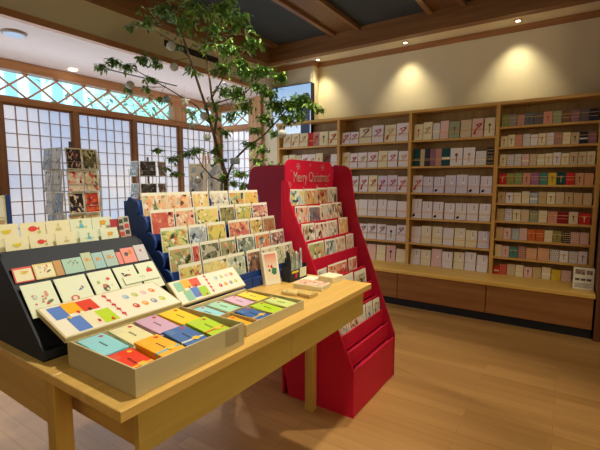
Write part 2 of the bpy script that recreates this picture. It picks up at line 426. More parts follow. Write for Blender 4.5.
# wall screen
scm, nt, b = newmat('bluish_screen_face')
tc = nt.nodes.new('ShaderNodeTexCoord'); sp = nt.nodes.new('ShaderNodeSeparateXYZ'); nt.links.new(tc.outputs['Generated'], sp.inputs[0])
r = nt.nodes.new('ShaderNodeValToRGB'); r.color_ramp.elements[0].color = lin(hx(214, 230, 244)); r.color_ramp.elements[1].color = lin(hx(150, 186, 226))
nt.links.new(sp.outputs['Z'], r.inputs['Fac']); nt.links.new(r.outputs['Color'], b.inputs['Emission Color']); b.inputs['Emission Strength'].default_value = 1.0
b.inputs['Base Color'].default_value = (.03, .03, .03, 1); b.inputs['Roughness'].default_value = .3
o = obj('wall_screen', MB().box(-3.94, -3.225, WY - .085, WY, 2.2, 2.93), M['dark']); meta(o, 'pale blue wall screen with black edge above the far left shelves', 'screen')
obj('screen_face', MB().box(-3.93, -3.235, WY - .089, WY - .085, 2.21, 2.92), scm, o)
pf = MB().poly(XZ, [(-3.41, 2.21), (-3.41, 2.70), (-3.39, 2.76), (-3.34, 2.79), (-3.28, 2.79), (-3.245, 2.74), (-3.245, 2.21)], WY - .0905)
obj('screen_reflection', pf, emissive('dark_reflection_on_screen', hx(70, 78, 100), .3), o)  # dark reflection painted on the screen as a flat shape

# ------------------------------------------------------------------ the wall shelf and its bench
SY, SB = 5.0, 5.205          # front and back of shelf boards
UP = [-3.735, -2.70, -1.69, -.705, .225]
BT = .44
sh = empty('wall_shelf', (-1.75, 5.1, BT), 'tall oak shelf of four bays filled with gift envelopes along the wall', 'shelf')
obj('back_panel', MB().box(UP[0], UP[4], SB, SB + .012, BT, 2.33), M['back'], sh)
for x in UP: obj('upright', MB().box(x - .019, x + .019, SY, SB, BT, 2.33), M['shelfz'], sh)
obj('top_board', MB().box(UP[0] - .03, UP[4] + .03, SY - .02, SB + .012, 2.33, 2.362), M['shelfw'], sh)
LV = {0: [2.0, 1.68], 1: [2.0, 1.68, 1.355, 1.035, .72, BT], 2: [2.0, 1.68, 1.355, 1.035, .72, BT],
      3: [2.095, 1.875, 1.665, 1.46, 1.255, 1.055, .85, .645, BT]}
for bi in range(4):
    x0, x1 = UP[bi] + .019, UP[bi + 1] - .019
    for z in (LV[bi] if bi else LV[1]):
        if z > BT: obj('shelf_board', MB().box(x0, x1, SY + .006, SB, z - .022, z), M['shelfw'], sh)
        hgt = .085 if bi == 3 else .075
        if z > BT:
            obj('retaining_rod', MB().tube([(x0, SY + .012, z + hgt), (x1, SY + .012, z + hgt)], .0028, 5), M['gold'], sh)
bn = empty('bench_cabinet', (-1.75, 4.9, 0), 'low wooden bench cabinet with pale oak top under the wall shelf', 'cabinet')
obj('bench_top', MB().bevbox(-3.75, .262, 4.575, 5.23, .402, BT - .001, .003), M['benchtop'], bn)
obj('carcass', MB().box(-3.72, .25, 4.62, 5.2, .09, .402), M['benchf'], bn)
for a, b_ in ((-3.72, -2.64), (-2.635, -1.66), (-1.655, -.68), (-.675, .255)):
    obj('drawer', MB().bevbox(a, b_ - .004, 4.598, 4.62, .095, .396, .002), M['benchf'], bn)
obj('plinth', MB().box(-3.72, .25, 4.63, 5.2, 0, .09), M['kick'], bn)

# gift envelopes -------------------------------------------------------------
C = dict(white=(232, 222, 222), cream=(232, 218, 180), lav=(216, 206, 222), pink=(228, 186, 176), tan=(206, 176, 128), beige=(214, 190, 156),
         green=(142, 156, 96), olive=(150, 140, 72), slate=(104, 108, 112), grey=(150, 142, 134), rose=(196, 142, 130), red=(206, 44, 40), violet=(170, 106, 146),
         teal=(72, 136, 122), dteal=(24, 74, 76), yellow=(226, 192, 54), peach=(226, 170, 128), navy=(44, 46, 66), mauve=(150, 104, 116), sal=(216, 146, 122),
         orange=(206, 104, 46), crimson=(146, 20, 36), blue=(178, 196, 200), black=(44, 40, 44), brown=(120, 84, 62), check=(110, 104, 100), gg=(150, 160, 126), silver=(214, 208, 204))
NAME = dict(lav='lavender-white', sal='salmon', dteal='dark teal', gg='grey-green', check='grey patterned', crimson='dark red', blue='pale blue', black='black')
def env_body(w, h, t=.010):
    mb = MB(); b = .0015
    mb.box(-w / 2, w / 2, 0, t, 0, h)
    mb.poly(XZ, [(w * .12, .002), (w * .14, h * .995), (w * .165, h * .995), (w * .145, .002)], -.0005, 0)   # folded paper edge
    return mb
_cache = {}
def envelope(bay, lv, idx, n, x, z, w, h, cname, style, rowname, bayname):
    key = (round(w, 3), round(h, 3))
    cm = col(*C[cname], .7)
    nm = NAME.get(cname, cname)
    kd = {'r': 'red bow cord', 'g': 'gold bow cord', 't': 'gold cord and red tassel', 'b': 'black writing strip', 'k': 'black writing', 'c': 'thin cord', 'd': 'dark red bow', 's': 'small motif', 'w': 'pale band', 'p': 'dotted pattern'}[style]
    lab = '%s envelope with %s, %s from left, %s, %s' % (nm, kd, ORD[idx], rowname, bayname)
    lab = lab.replace('-', ' ')if len(lab.split()) < 12 else lab
    o = obj('gift_envelope', env_body(w, h), cm, local=True)
    o.location = (x, SY + .030 + R.uniform(0, .012), z + .0005); o.rotation_euler = (-R.uniform(.06, .14), 0, R.uniform(-.04, .04))
    meta(o, lab, 'envelope', 'gift envelopes on the wall shelf')
    band = MB(); kn = MB(); y = -.0015
    bz = h * .42
    if style in 'rgtcd':
        cmn = {'r': M['redc'], 'g': M['gold'], 't': M['gold'], 'c': M['gold'], 'd': col(120, 24, 40)}[style]
        band.box(-w / 2 - .001, w / 2 + .001, -.0022, .0115, bz - .002, bz + .002)
        obj('cord', band, cmn, o, local=True)
        if style != 'c':
            kz = bz + h * (.22 if style == 'd' else .12); s = w * .25; kx = w * R.uniform(.0, .12)
            kn.tube([(kx - s, -.004, kz + s * .9), (kx, -.006, kz), (kx + s, -.004, kz + s * .9), (kx + s * .3, -.006, kz + s * 1.3), (kx - s, -.004, kz + s * .9)], .0046, 5)
            kn.tube([(kx - s * 1.3, -.004, kz - s * 1.1), (kx, -.006, kz), (kx + s * 1.0, -.004, kz + s * 1.6)], .004, 5)
            obj('bow', kn, cmn if style != 't' else M['gold'], o, local=True)
            if style in 't' or (style == 'r' and idx % 2 == 0):
                ts = MB().prism([(-w * .22, bz - .002), (-w * .38, bz - h * .24), (-w * .2, bz - h * .30), (-w * .1, bz - .002)], XZ, -.004, -.001)
                obj('tassel', ts, M['redc'], o, local=True)
    if style in 'bk':
        st = MB()
        wx = w * .12
        st.poly(XZ, [(wx - w * .13, h * .50), (wx - w * .13, h * .93), (wx + w * .13, h * .93), (wx + w * .13, h * .50)], -.0010)
        obj('name_strip', st, col(238, 232, 230), o, local=True)
        tx = MB()
        for j in range(4 if style == 'b' else 3):
            zz = h * (.87 - .095 * j)
            tx.box(wx - w * .07, wx + w * .07, -.0022, -.0012, zz - .004, zz); tx.box(wx - w * .02, wx + w * .02, -.0022, -.0012, zz - .010, zz + .004)
        if style == 'b':
            tx.prism([(-w * .42, h * .16), (-w * .18, h * .26), (-w * .12, h * .12), (-w * .34, h * .06)], XZ, -.0022, -.0012)
        obj('writing', tx, M['black'], o, local=True)
        obj('cord', MB().box(-w / 2 - .001, w / 2 + .001, -.0018, .0112, bz - .0015, bz + .0015), M['gold'], o, local=True)
    if style in 'swp':
        if style == 'w':
            obj('band', MB().box(-w / 2 - .0008, w / 2 + .0008, -.0012, .0108, h * .36, h * .5), col(238, 228, 206), o, local=True)
        else:
            mt = MB(); mc = R.choice([(178, 60, 60), (120, 90, 70), (196, 150, 90), (70, 60, 70)]) if cname not in ('red', 'navy', 'black', 'dteal', 'crimson') else (226, 200, 150)
            if style == 's':
                mt.disc(XZ, 0, h * .62, w * .13, w * .15, -.0010, 8); mt.box(-w * .04, w * .04, -.0012, -.0004, h * .2, h * .53)
            else:
                for a in range(4):
                    for b_ in range(5): mt.disc(XZ, w * (-.36 + .24 * a + .06 * (b_ % 2)), h * (.12 + .19 * b_), w * .07, w * .07, -.0010, 6)
            obj('print', mt, col(*mc), o, local=True)
    return o
def row(bay, lv, names, styles, widths=None, heights=None, x0=None, x1=None):
    n = len(names)
    a = UP[bay] + .03 if x0 is None else x0; b = UP[bay + 1] - .03 if x1 is None else x1
    ws = widths or [1] * n
    tot = sum(ws); unit = (b - a) / tot; x = a
    z = LV[bay][lv]
    hh = .126 if bay == 3 else .208
    bayname = ('far left bay', 'second bay', 'third bay', 'right-hand bay')[bay]
    nl = len(LV[bay])
    rowname = 'bottom row' if (lv == nl - 1 and bay) else ('top row' if lv == 0 else '%s row down' % ORD[lv])
    for i, nm in enumerate(names):
        W = unit * ws[i]
        h = hh * (heights[i] if heights else R.uniform(.94, 1.06))
        envelope(bay, lv, i, n, x + W / 2, z, W * .92, h, nm, styles[i % len(styles)], rowname, bayname)
        x += W
row(0, 0, ['cream', 'cream', 'cream', 'red', 'rose', 'cream', 'cream'], 'gtgcrsr', [1, 1, 1, .55, .7, 1, 1], x0=UP[0] + .06)
row(0, 1, ['cream', 'cream', 'beige', 'white', 'white', 'cream', 'brown', 'white'], 'cgcrgsdc')
row(1, 0, ['white', 'white', 'cream', 'white', 'cream', 'white'], 'rrdrtr', [.85, .85, 1.25, 1.1, 1.1, 1.1], [.78, .78, 1.0, 1.08, 1.06, 1.1])
row(1, 1, ['cream', 'white', 'white', 'white', 'cream', 'white', 'white'], 'grgrgrg', [.9, .9, 1, 1.1, .95, 1, 1])
row(1, 2, ['cream', 'white', 'white', 'cream', 'lav', 'lav', 'white'], 'crrrrrr')
row(1, 3, ['white', 'cream', 'white', 'white', 'white', 'white', 'white'], 'ckckkcc')
row(1, 4, ['white', 'pink', 'white', 'white', 'white', 'white', 'white'], 'dddddsd')
row(1, 5, ['pink', 'pink', 'sal', 'pink', 'cream', 'pink', 'cream'], 'cccccsc', None, [.9, .9, .95, 1.0, 1.0, 1.02, .85])
row(2, 0, ['cream', 'cream', 'silver', 'pink', 'gg', 'beige', 'pink', 'cream'], 'sgwcscrs', [1, 1, .75, .9, 1.1, 1.1, 1.1, 1.05])
row(2, 1, ['dteal', 'tan', 'navy', 'mauve', 'rose', 'dteal', 'white', 'white', 'silver', 'black'], 'cccccwsswp', [.75, .45, .5, .55, .6, .8, 1.2, 1.1, 1, .6], [1.05, 1.0, 1.05, 1, 1, 1.02, 1.0, 1.0, .78, .95])
row(2, 2, ['white', 'lav', 'lav', 'lav', 'lav', 'lav', 'lav'], 'rkbkkbb')
row(2, 3, ['white', 'white', 'white', 'white', 'white', 'white', 'white'], 'bkbkbkk', None, [1.15, 1.02, 1.02, .96, .98, .98, .98])
row(2, 4, ['white', 'cream', 'cream', 'white', 'cream', 'cream', 'lav'], 'ckkckkk')
row(2, 5, ['white', 'cream', 'pink', 'white', 'cream', 'white', 'white'], 'kkkkkkk')
row(3, 0, ['green', 'grey', 'rose', 'slate', 'check', 'sal', 'gg', 'brown', 'mauve', 'slate', 'navy'], 'cccspscccpc', [.95, 1, 1, 1.05, 1.15, 1.1, 1.05, 1, 1, 1, 1])
row(3, 1, ['cream', 'cream', 'sal', 'silver', 'white', 'cream', 'white', 'rose', 'cream', 'beige', 'navy', 'mauve'], 'ssccwscpcswc')
row(3, 2, ['cream', 'white', 'silver', 'pink', 'beige', 'cream', 'cream', 'white', 'cream', 'beige', 'cream', 'cream'], 'spcwcwssssss')
row(3, 3, ['red', 'olive', 'green', 'sal', 'violet', 'teal', 'yellow', 'dteal', 'red', 'peach', 'peach'], 'sccsccsscsc')
row(3, 4, ['tan', 'white', 'cream', 'cream', 'blue', 'tan', 'cream', 'beige', 'tan', 'tan', 'beige'], 'ssccwcscscc')
row(3, 5, ['tan', 'white', 'cream', 'beige', 'gg', 'cream', 'sal', 'crimson', 'cream', 'red'], 'cpscccscss', [1, 1, 1, 1.05, 1.05, 1.05, 1.15, 1.2, 1.05, 1.3])
row(3, 6, ['tan', 'pink', 'blue', 'pink', 'orange', 'orange', 'cream', 'olive', 'black', 'pink', 'pink'], 'csccsccsppp')
row(3, 7, ['cream', 'pink', 'teal', 'rose', 'peach', 'peach', 'silver', 'white', 'silver', 'white'], 'csspccpscs', [.9, .9, 1, 1, 1.35, 1.4, 1.05, 1, 1, 1])
row(3, 8, ['red', 'red', 'beige', 'cream', 'pink', 'tan', 'cream', 'yellow', 'pink'], 'wpccscwcc', [.65, .95, 1, 1, 1, 1, 1.05, 1.1, 1.1], [.72, .95, 1.0, 1.0, .9, .95, 1.02, .9, .92], x1=.07)

# notice card leaning on the bench at the right
s = empty('notice_card', (.165, 4.76, BT), 'white notice card with photos and text leaning at the bench end', 'sign', rot=(-.12, 0, 0))
obj('card', MB().box(-.085, .085, 0, .004, 0, .215), M['paper'], s, local=True)
obj('photo', MB().poly(XZ, [(-.07, .145), (-.07, .195), (.01, .195), (.01, .145)], -.0008).poly(XZ, [(.02, .15), (.02, .19), (.07, .19), (.07, .15)], -.0008), picture(hx(150, 120, 100), hx(80, 60, 60), hx(210, 190, 170)), s, local=True)
t = MB()
for k in range(4): t.box(-.07 + .012 * 0, .07 - (k % 2) * .02, -.001, 0, .055 - .012 * k, .059 - .012 * k)
for k in range(3): t.box(-.068 + k * .047, -.03 + k * .047, -.001, 0, .085, .108)
obj('text', t, col(96, 84, 80), s, local=True)

# ------------------------------------------------------------------ display table
ZT = .90
tb = empty('display_table', (-1.5, 1.35, 0), 'long pale oak display table with narrow side extension carrying the stationery', 'table')
obj('main_top', MB().bevbox(-2.06, -1.2995, .565, 2.165, ZT - .032, ZT, .002), M['table'], tb)
obj('extension_top', MB().bevbox(-1.2985, -.94, .565, 2.17, ZT - .032, ZT, .002), M['table'], tb)
obj('main_end_apron', MB().box(-2.0, -1.364, .570, .590, .72, ZT - .032), M['tablex'], tb)
obj('far_end_apron', MB().box(-2.0, -1.364, 2.13, 2.15, .72, ZT - .032), M['tablex'], tb)
obj('back_apron', MB().box(-2.02, -2.0, .6, 2.12, .72, ZT - .032), M['tabley'], tb)
obj('extension_end_apron', MB().box(-1.42, -1.0, .655, .675, .722, ZT - .032), M['tablex'], tb)
ap = MB().box(-1.0, -.978, .64, 1.396, .715, ZT - .032)
obj('extension_drawer_front', ap, M['tabley'], tb)
obj('extension_drawer_front', MB().box(-1.0, -.978, 1.3985, 2.14, .715, ZT - .032), M['tabley'], tb)
for x0 in (-1.363, -2.055):
    for y0 in (.567, 2.1): obj('leg', MB().bevbox(x0, x0 + .056, y0, y0 + .056, 0, ZT - .032, .003), M['tablez'], tb)

# ------------------------------------------------------------------ cards
def card(name, w, h, loc, lean, stock, label, cat, group, yaw=PI / 2, t=.003):
    o = obj(name, MB().box(-w / 2, w / 2, 0, t, 0, h), stock, local=True)
    o.location = loc; o.rotation_euler = (-lean, 0, yaw)
    return meta(o, label, cat, group)
def inset(o, w, h, mat, b=.006, top=.012, name='picture'):
    return obj(name, MB().poly(XZ, [(-w / 2 + b, b), (-w / 2 + b, h - top), (w / 2 - b, h - top), (w / 2 - b, b)], -.0008), mat, o, local=True)
def motif(o, kind, w, h, sc=1.0, cy_=.5):
    """small printed motifs on pale cards, each one mesh"""
    mb = MB(); cs = []
    def c(*rgb):
        m = col(*rgb)
        if m not in cs: cs.append(m)
        return cs.index(m)
    s = w * sc; y = -.0008
    vc = h * cy_
    def D(u, v, ru, rv, m, n=12, rot=0): mb.disc(XZ, u * s, vc + v * s, ru * s, rv * s, y - .0001 * len(mb.f), n, m, rot)
    def Q(pts, m): mb.poly(XZ, [(u * s, vc + v * s) for u, v in pts], y - .0001 * len(mb.f), m)
    if kind == 'bowl':
        Q([(-.25, .05), (.25, .1), (.16, -.12), (.0, -.17), (-.15, -.12)], c(222, 200, 60)); Q([(-.25, .05), (.25, .1), (.22, .05), (-.22, .0)], c(236, 222, 120))
    elif kind == 'fish':
        D(-.02, 0, .2, .13, c(226, 74, 60)); Q([(.14, 0), (.3, .1), (.26, 0), (.3, -.1)], c(226, 74, 60)); D(.24, -.18, .08, .06, c(190, 190, 90))
    elif kind == 'cone':
        Q([(-.15, -.15), (.0, .16), (.15, -.15)], c(226, 214, 160)); D(0, -.14, .16, .06, c(204, 190, 130)); D(0, .12, .03, .05, c(196, 184, 120))
    elif kind == 'tree':
        Q([(-.14, -.18), (.0, .14), (.16, -.18)], c(110, 188, 206)); D(0, .16, .07, .07, c(150, 180, 110)); D(-.22, -.12, .05, .05, c(196, 200, 130)); D(.24, -.12, .05, .05, c(196, 200, 130))
    elif kind == 'square':
        Q([(-.12, -.12), (-.14, .12), (.16, .14), (.18, -.1)], c(226, 168, 60)); D(.2, .05, .06, .05, c(210, 190, 120)); D(-.1, -.2, .05, .03, c(220, 160, 60))
    elif kind == 'berries':
        for u, v in ((-.3, .2), (.22, .28), (.05, .1), (-.28, -.2), (.0, -.15), (.12, -.02)): D(u, v, .045, .045, c(206, 92, 80))
        D(-.22, .12, .09, .11, c(200, 206, 190)); D(.22, .16, .07, .12, c(216, 150, 130)); D(.25, -.2, .15, .07, c(90, 120, 80), rot=.4); D(.15, -.27, .07, .05, c(196, 70, 66)); D(.02, -.05, .04, .03, c(120, 140, 90))
    elif kind == 'daruma':
        D(-.12, -.28, .16, .13, c(196, 84, 70)); D(-.12, -.28, .09, .08, c(236, 214, 190)); Q([(.1, .0), (.3, .2), (.36, .1), (.25, .02)], c(90, 110, 170)); D(.25, .1, .04, .04, c(220, 190, 110))
    elif kind == 'tiger':
        D(0, -.18, .16, .2, c(70, 90, 72)); D(-.05, -.05, .09, .1, c(200, 110, 90)); D(-.26, .18, .08, .1, c(170, 190, 110)); D(.24, .28, .1, .08, c(206, 90, 74)); D(.04, -.26, .07, .08, c(226, 206, 170)); D(.3, -.1, .04, .04, c(220, 170, 150))
    elif kind == 'horse':
        D(0, -.1, .2, .1, c(70, 66, 60)); Q([(-.2, -.06), (-.28, .14), (-.1, .06)], c(70, 66, 60)); D(.06, -.1, .09, .08, c(206, 96, 66)); Q([(-.15, -.15), (-.16, -.3), (-.08, -.3), (-.06, -.15)], c(70, 66, 60)); Q([(.1, -.15), (.12, -.3), (.2, -.3), (.18, -.12)], c(70, 66, 60)); D(.2, .2, .05, .03, c(206, 120, 110))
    elif kind == 'strawberry':
        D(.08, .0, .2, .2, c(206, 56, 54)); Q([(.0, .18), (.08, .3), (.2, .18), (.1, .14)], c(110, 150, 80))
    elif kind == 'dots':
        for u, v, cc in ((-.25, .1, (120, 160, 90)), (-.1, .2, (206, 90, 80)), (.05, .05, (90, 130, 110)), (.2, .18, (120, 160, 90)), (.3, .0, (90, 110, 80)), (-.05, -.1, (206, 170, 90))): D(u, v, .06, .05, c(*cc))
    elif kind == 'bears':
        D(-.1, -.1, .2, .18, c(220, 146, 76)); D(-.22, .1, .07, .08, c(220, 146, 76)); D(.04, .1, .07, .08, c(220, 146, 76)); D(.3, -.15, .1, .1, c(220, 146, 76))
    elif kind == 'ducks':
        D(.05, 0, .24, .14, c(238, 206, 110)); D(-.14, .08, .09, .09, c(238, 206, 110)); D(.28, .05, .08, .06, c(226, 180, 90))
    elif kind == 'pets':
        D(-.2, -.05, .2, .2, c(90, 90, 96)); D(.2, .1, .18, .24, c(222, 130, 84)); D(-.02, -.2, .07, .07, c(240, 200, 100))
    elif kind == 'bird':
        D(0, .05, .1, .12, c(196, 80, 84)); D(.05, -.12, .07, .05, c(180, 120, 130))
    else:
        for k in range(5): D(R.uniform(-.3, .3), R.uniform(-.25, .25), .08, .07, c(*R.choice([(120, 150, 96), (206, 130, 90), (120, 150, 160)])))
    return obj('motif', mb, cs, o, local=True)

# ------------------------------------------------------------------ black tiered card display
K = .99
def nx(z): return -1.705 + (1.222 - z) * K       # the sloping front line of the tier display
nd = empty('tiered_card_display', (-1.62, .88, ZT), 'black tiered countertop card display at the near end of the table', 'display rack')
side = [(-1.42, ZT), (-1.42, .935), (nx(1.222), 1.222), (-1.80, 1.26), (-1.84, 1.26), (-1.84, ZT)]
for y in (.594, 1.162): obj('side_panel', MB().prism(side, lambda u, v, w: (u, w, v), y, y + .008), M['navy'], nd)
obj('back_panel', MB().box(-1.848, -1.84, .594, 1.17, ZT, 1.26), M['navy'], nd)
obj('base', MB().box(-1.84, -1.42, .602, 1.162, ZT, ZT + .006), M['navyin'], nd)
obj('front_lip', MB().box(-1.426, -1.42, .602, 1.162, ZT, .935), M['navy'], nd)
for a, b_ in ((1.238, 1.178), (1.132, 1.112)):
    mb = MB().prism([(nx(a) - .004, a), (nx(b_) - .004, b_), (nx(b_) - .012, b_), (nx(a) - .012, a)], lambda u, v, w: (u, w, v), .602, 1.162)
    obj('tier_lip', mb, M['navy'], nd)
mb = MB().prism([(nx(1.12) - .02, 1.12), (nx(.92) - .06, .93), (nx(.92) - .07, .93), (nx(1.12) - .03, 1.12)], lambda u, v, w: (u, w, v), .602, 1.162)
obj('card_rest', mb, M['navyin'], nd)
G1 = 'pale cards standing in the back of the black tier display'
tops = [(.615, .697, 'bowl', 'yellow bowl'), (.704, .797, 'fish', 'red fish'), (.800, .895, 'cone', 'pale cone'), (.897, .992, 'tree', 'blue pointed tree'), (.994, 1.088, 'square', 'orange square')]
for y0, y1, k, d in tops:
    w = y1 - y0; stock = M['ivory'] if k in ('bowl', 'fish', 'cone') else M['mintw']
    o = card('greeting_card', w, .128, (-1.783, (y0 + y1) / 2, 1.208), .2, stock, 'tall cream card with %s, back row of the black tier display' % d, 'card', G1)
    motif(o, k, w, .128, .92, .79)
    w2 = min(w, .086) * .97
    yc = (y0 + y1) / 2 - .004 + (.012 if k != 'bowl' else .02)
    o = card('greeting_card', w2, .09, (-1.742, yc, 1.198), .26, stock, 'small cream card with %s, in front of its tall twin' % d, 'card', 'small cards in front of the tall cream ones')
    motif(o, k, w2, .09, .85, .68)
o = card('sticker_sheet', .04, .125, (-1.752, 1.086, 1.20), .22, col(176, 60, 66), 'narrow red patterned sticker sheet beside the cream cards, black display', 'stickers', None); inset(o, .045, .10, picture(hx(70, 50, 40), hx(206, 60, 60), hx(190, 150, 110), 9), .003)
o = card('sticker_strip', .054, .145, (-1.744, 1.131, 1.19), .22, col(196, 186, 170), 'clear sticker strip with small coloured squares at black display end', 'stickers', None)
mb = MB()
for k, m in enumerate((0, 1, 2, 1)):
    mb.poly(XZ, [(0, .118 - .03 * k), (0, .138 - .03 * k), (.022, .138 - .03 * k), (.022, .118 - .03 * k)], -.0008, m)
    mb.poly(XZ, [(-.026, .112 - .03 * k), (-.026, .132 - .03 * k), (-.006, .132 - .03 * k), (-.006, .112 - .03 * k)], -.0008, (k * 2) % 3)
obj('printed_squares', mb, [col(70, 80, 66), col(206, 76, 66), col(90, 80, 90)], o, local=True)
mid = [(.606, .672, (226, 96, 84), 'ducks', 'red-bordered card with yellow ducks'), (.674, .746, (228, 210, 140), 'berries', 'yellow card with berries'), (.747, .777, (196, 150, 96), None, 'narrow tan card'),
       (.779, .857, (170, 204, 190), 'dots', 'pale blue-green card with little animals'), (.858, .900, (190, 200, 170), 'bears', 'narrow green card with one orange bear'), (.901, .948, (160, 196, 196), 'bears', 'teal card with orange bears'),
       (.950, 1.005, (174, 196, 190), 'bears', 'wider teal card with orange bears'), (1.007, 1.03, (230, 140, 130), None, 'narrow pink card'), (1.032, 1.098, (238, 150, 140), 'pets', 'pink card with grey and orange pets'), (1.10, 1.158, (204, 200, 204), 'bird', 'pale grey card with red bird')]
for y0, y1, cc, k, d in mid:
    w = (y1 - y0) * .97; h = .058 + R.uniform(0, .008) + (.014 if k in ('bears', 'pets', 'bird') else 0)
    o = card('mini_card', w, h, (nx(1.134) - .003, (y0 + y1) / 2, 1.1362), .56, col(*cc), '%s, middle tier of the black display' % d, 'card', 'small cards in the middle tier of the black display')
    if k in ('ducks', 'berries'): inset(o, w, h, M['ivory'], .004, .008, 'panel')
    if k: motif(o, k, w, h, .8, .62)
low = [(.604, .712, 'berries', 'berries and little bird'), (.716, .838, 'daruma', 'red daruma doll and kite'), (.842, .948, 'tiger', 'dark green creature and berries'), (.952, 1.054, 'horse', 'black toy horse'), (1.058, 1.156, 'strawberry', 'one red strawberry')]
for y0, y1, k, d in low:
    w = y1 - y0 - .006
    o = card('square_card', w, .135, (nx(1.02), (y0 + y1) / 2, 1.030), .72, M['mintw'], 'pale green square card with %s, bottom tier of black display' % d, 'card', 'square cards in the bottom tier of the black display')
    motif(o, k, w, .135, .85, .70 if k == 'horse' else (.66 if k == 'strawberry' else .5))
o = card('square_card', .17, .038, (-1.529, 1.06, 1.066), .72, M['mintw'], 'low pale green card with tiny dots leaning before the toy horse', 'card', 'square cards in the bottom tier of the black display'); motif(o, 'dots', .08, .038, .45)

# ------------------------------------------------------------------ navy blue scalloped card rack
BR = [(-1.79, 1.440), (-1.715, 1.357), (-1.645, 1.271), (-1.58, 1.184), (-1.508, 1.105)]
rk = empty('scalloped_card_rack', (-1.65, 1.70, ZT), 'navy blue card rack with scalloped sides holding five tiers of cards', 'display rack')
def scallop():
    p0 = Vector((-1.475, .91)); p1 = Vector((-1.80, 1.375)); d = (p1 - p0); nn = Vector((.82, .57)); pts = [(-1.45, ZT)]
    N = 66
    for i in range(N + 1):
        t = i / N; b_ = abs(math.sin(PI * 5.5 * t)) ** .55
        q = p0 + d * t + nn * (.044 * b_ - .004); pts.append((q.x, max(q.y, ZT + .005)))
    pts += [(-1.835, 1.42), (-1.86, 1.39), (-1.87, 1.2), (-1.87, ZT)]
    return pts
sp_ = scallop()
obj('side_panel', MB().prism(sp_, lambda u, v, w: (u, w, v), 1.205, 1.217), M['blue'], rk)
obj('divider', MB().prism([(u - .012, v) for u, v in sp_], lambda u, v, w: (u, w, v), 1.698, 1.706), M['blue'], rk)
obj('side_panel', MB().prism([(u - .03, v) for u, v in sp_], lambda u, v, w: (u, w, v), 2.166, 2.174), M['blue'], rk)
obj('back_panel', MB().box(-1.878, -1.87, 1.205, 2.174, ZT, 1.4), M['blue'], rk)
obj('front_tray', MB().box(-1.47, -1.455, 1.217, 1.698, ZT, .955).box(-1.47, -1.455, 1.706, 2.05, ZT, .955), M['blue'], rk)
for i, (x, z) in enumerate(BR):
    obj('tier_shelf', MB().prism([(x - .05, z - .160), (x + .032, z - .160), (x + .032, z - .118), (x + .026, z - .118), (x + .026, z - .154), (x - .05, z - .154)], lambda u, v, w: (u, w, v), 1.22, 2.163), M['blue'], rk)
h_ = hx
blue_rows = [
 [(1.244, 1.401, (240, 190, 150), (232, 160, 120), (190, 196, 150), 'peach card with a small tower'), (1.401, 1.573, (242, 196, 152), (232, 150, 110), (170, 190, 196), 'peach card with a blue dome'), (1.581, 1.712, (240, 206, 130), (234, 176, 100), (226, 220, 160), 'orange-yellow card'), (1.724, 1.883, (224, 222, 200), (206, 170, 170), (170, 196, 196), 'pale card with faint pastel shapes'), (1.892, 2.035, (190, 196, 110), (120, 130, 120), (226, 110, 66), 'green card with grey and orange figures'), (2.035, 2.182, (232, 190, 90), (226, 140, 80), (200, 190, 90), 'golden yellow card')],
 [(1.236, 1.385, (204, 84, 76), (190, 66, 62), (236, 196, 170), 'red card with pale wreath'), (1.392, 1.528, (238, 176, 150), (226, 130, 120), (226, 206, 150), 'peach-pink card'), (1.535, 1.712, (234, 214, 130), (200, 200, 100), (240, 196, 130), 'yellow card with green hill'), (1.724, 1.858, (120, 112, 70), (80, 80, 56), (160, 150, 90), 'dark olive card'), (1.867, 2.02, (190, 186, 90), (140, 150, 70), (220, 170, 100), 'leafy green card'), (2.03, 2.19, (196, 120, 124), (150, 80, 96), (226, 196, 150), 'mauve card with pale blossoms')],
 [(1.24, 1.412, (220, 214, 130), (150, 176, 110), (206, 90, 70), 'yellow-green garden card'), (1.419, 1.545, (170, 186, 206), (130, 150, 190), (160, 160, 150), 'blue and grey card'), (1.552, 1.70, (216, 204, 100), (150, 160, 80), (236, 150, 110), 'yellow-green card with round face'), (1.724, 1.912, (206, 100, 90), (226, 170, 130), (170, 60, 66), 'red floral card'), (1.922, 2.041, (206, 176, 90), (180, 140, 70), (220, 196, 130), 'gold card'), (2.052, 2.182, (170, 130, 80), (190, 70, 60), (130, 140, 80), 'red and green card')],
 [(1.232, 1.376, (170, 170, 110), (110, 130, 90), (200, 140, 100), 'green card with small figures'), (1.379, 1.432, (196, 60, 62), (170, 44, 50), (226, 130, 110), 'narrow red card'), (1.439, 1.576, (90, 96, 76), (60, 70, 56), (190, 180, 150), 'dark green card with pale parasol'), (1.583, 1.711, (150, 146, 100), (90, 110, 80), (206, 140, 110), 'green card with brown figure'), (1.724, 1.881, (120, 136, 126), (80, 100, 96), (226, 214, 180), 'grey-teal card with white creature'), (1.89, 2.041, (226, 110, 70), (110, 120, 130), (180, 180, 120), 'orange and grey card'), (2.051, 2.196, (160, 96, 90), (110, 70, 90), (220, 190, 150), 'dark rose card')],
 [(1.23, 1.378, (224, 206, 120), (190, 190, 100), (190, 90, 80), 'yellow card with red corner'), (1.385, 1.562, (236, 216, 140), (220, 190, 110), (180, 200, 160), 'broad yellow card'), (1.562, 1.707, (170, 190, 180), (120, 150, 150), (214, 214, 170), 'pale blue-green swirl card'), (1.726, 1.851, (120, 80, 66), (50, 40, 44), (206, 120, 100), 'dark floral card'), (1.86, 1.989, (216, 206, 170), (190, 170, 130), (150, 130, 100), 'pale beige card'), (1.989, 2.097, (200, 200, 160), (150, 160, 120), (220, 210, 180), 'pale sage card'), (2.097, 2.195, (206, 196, 170), (170, 150, 120), (140, 120, 100), 'pale tan card')]]
TN = ['top tier', 'second tier', 'third tier', 'fourth tier', 'lowest tier']
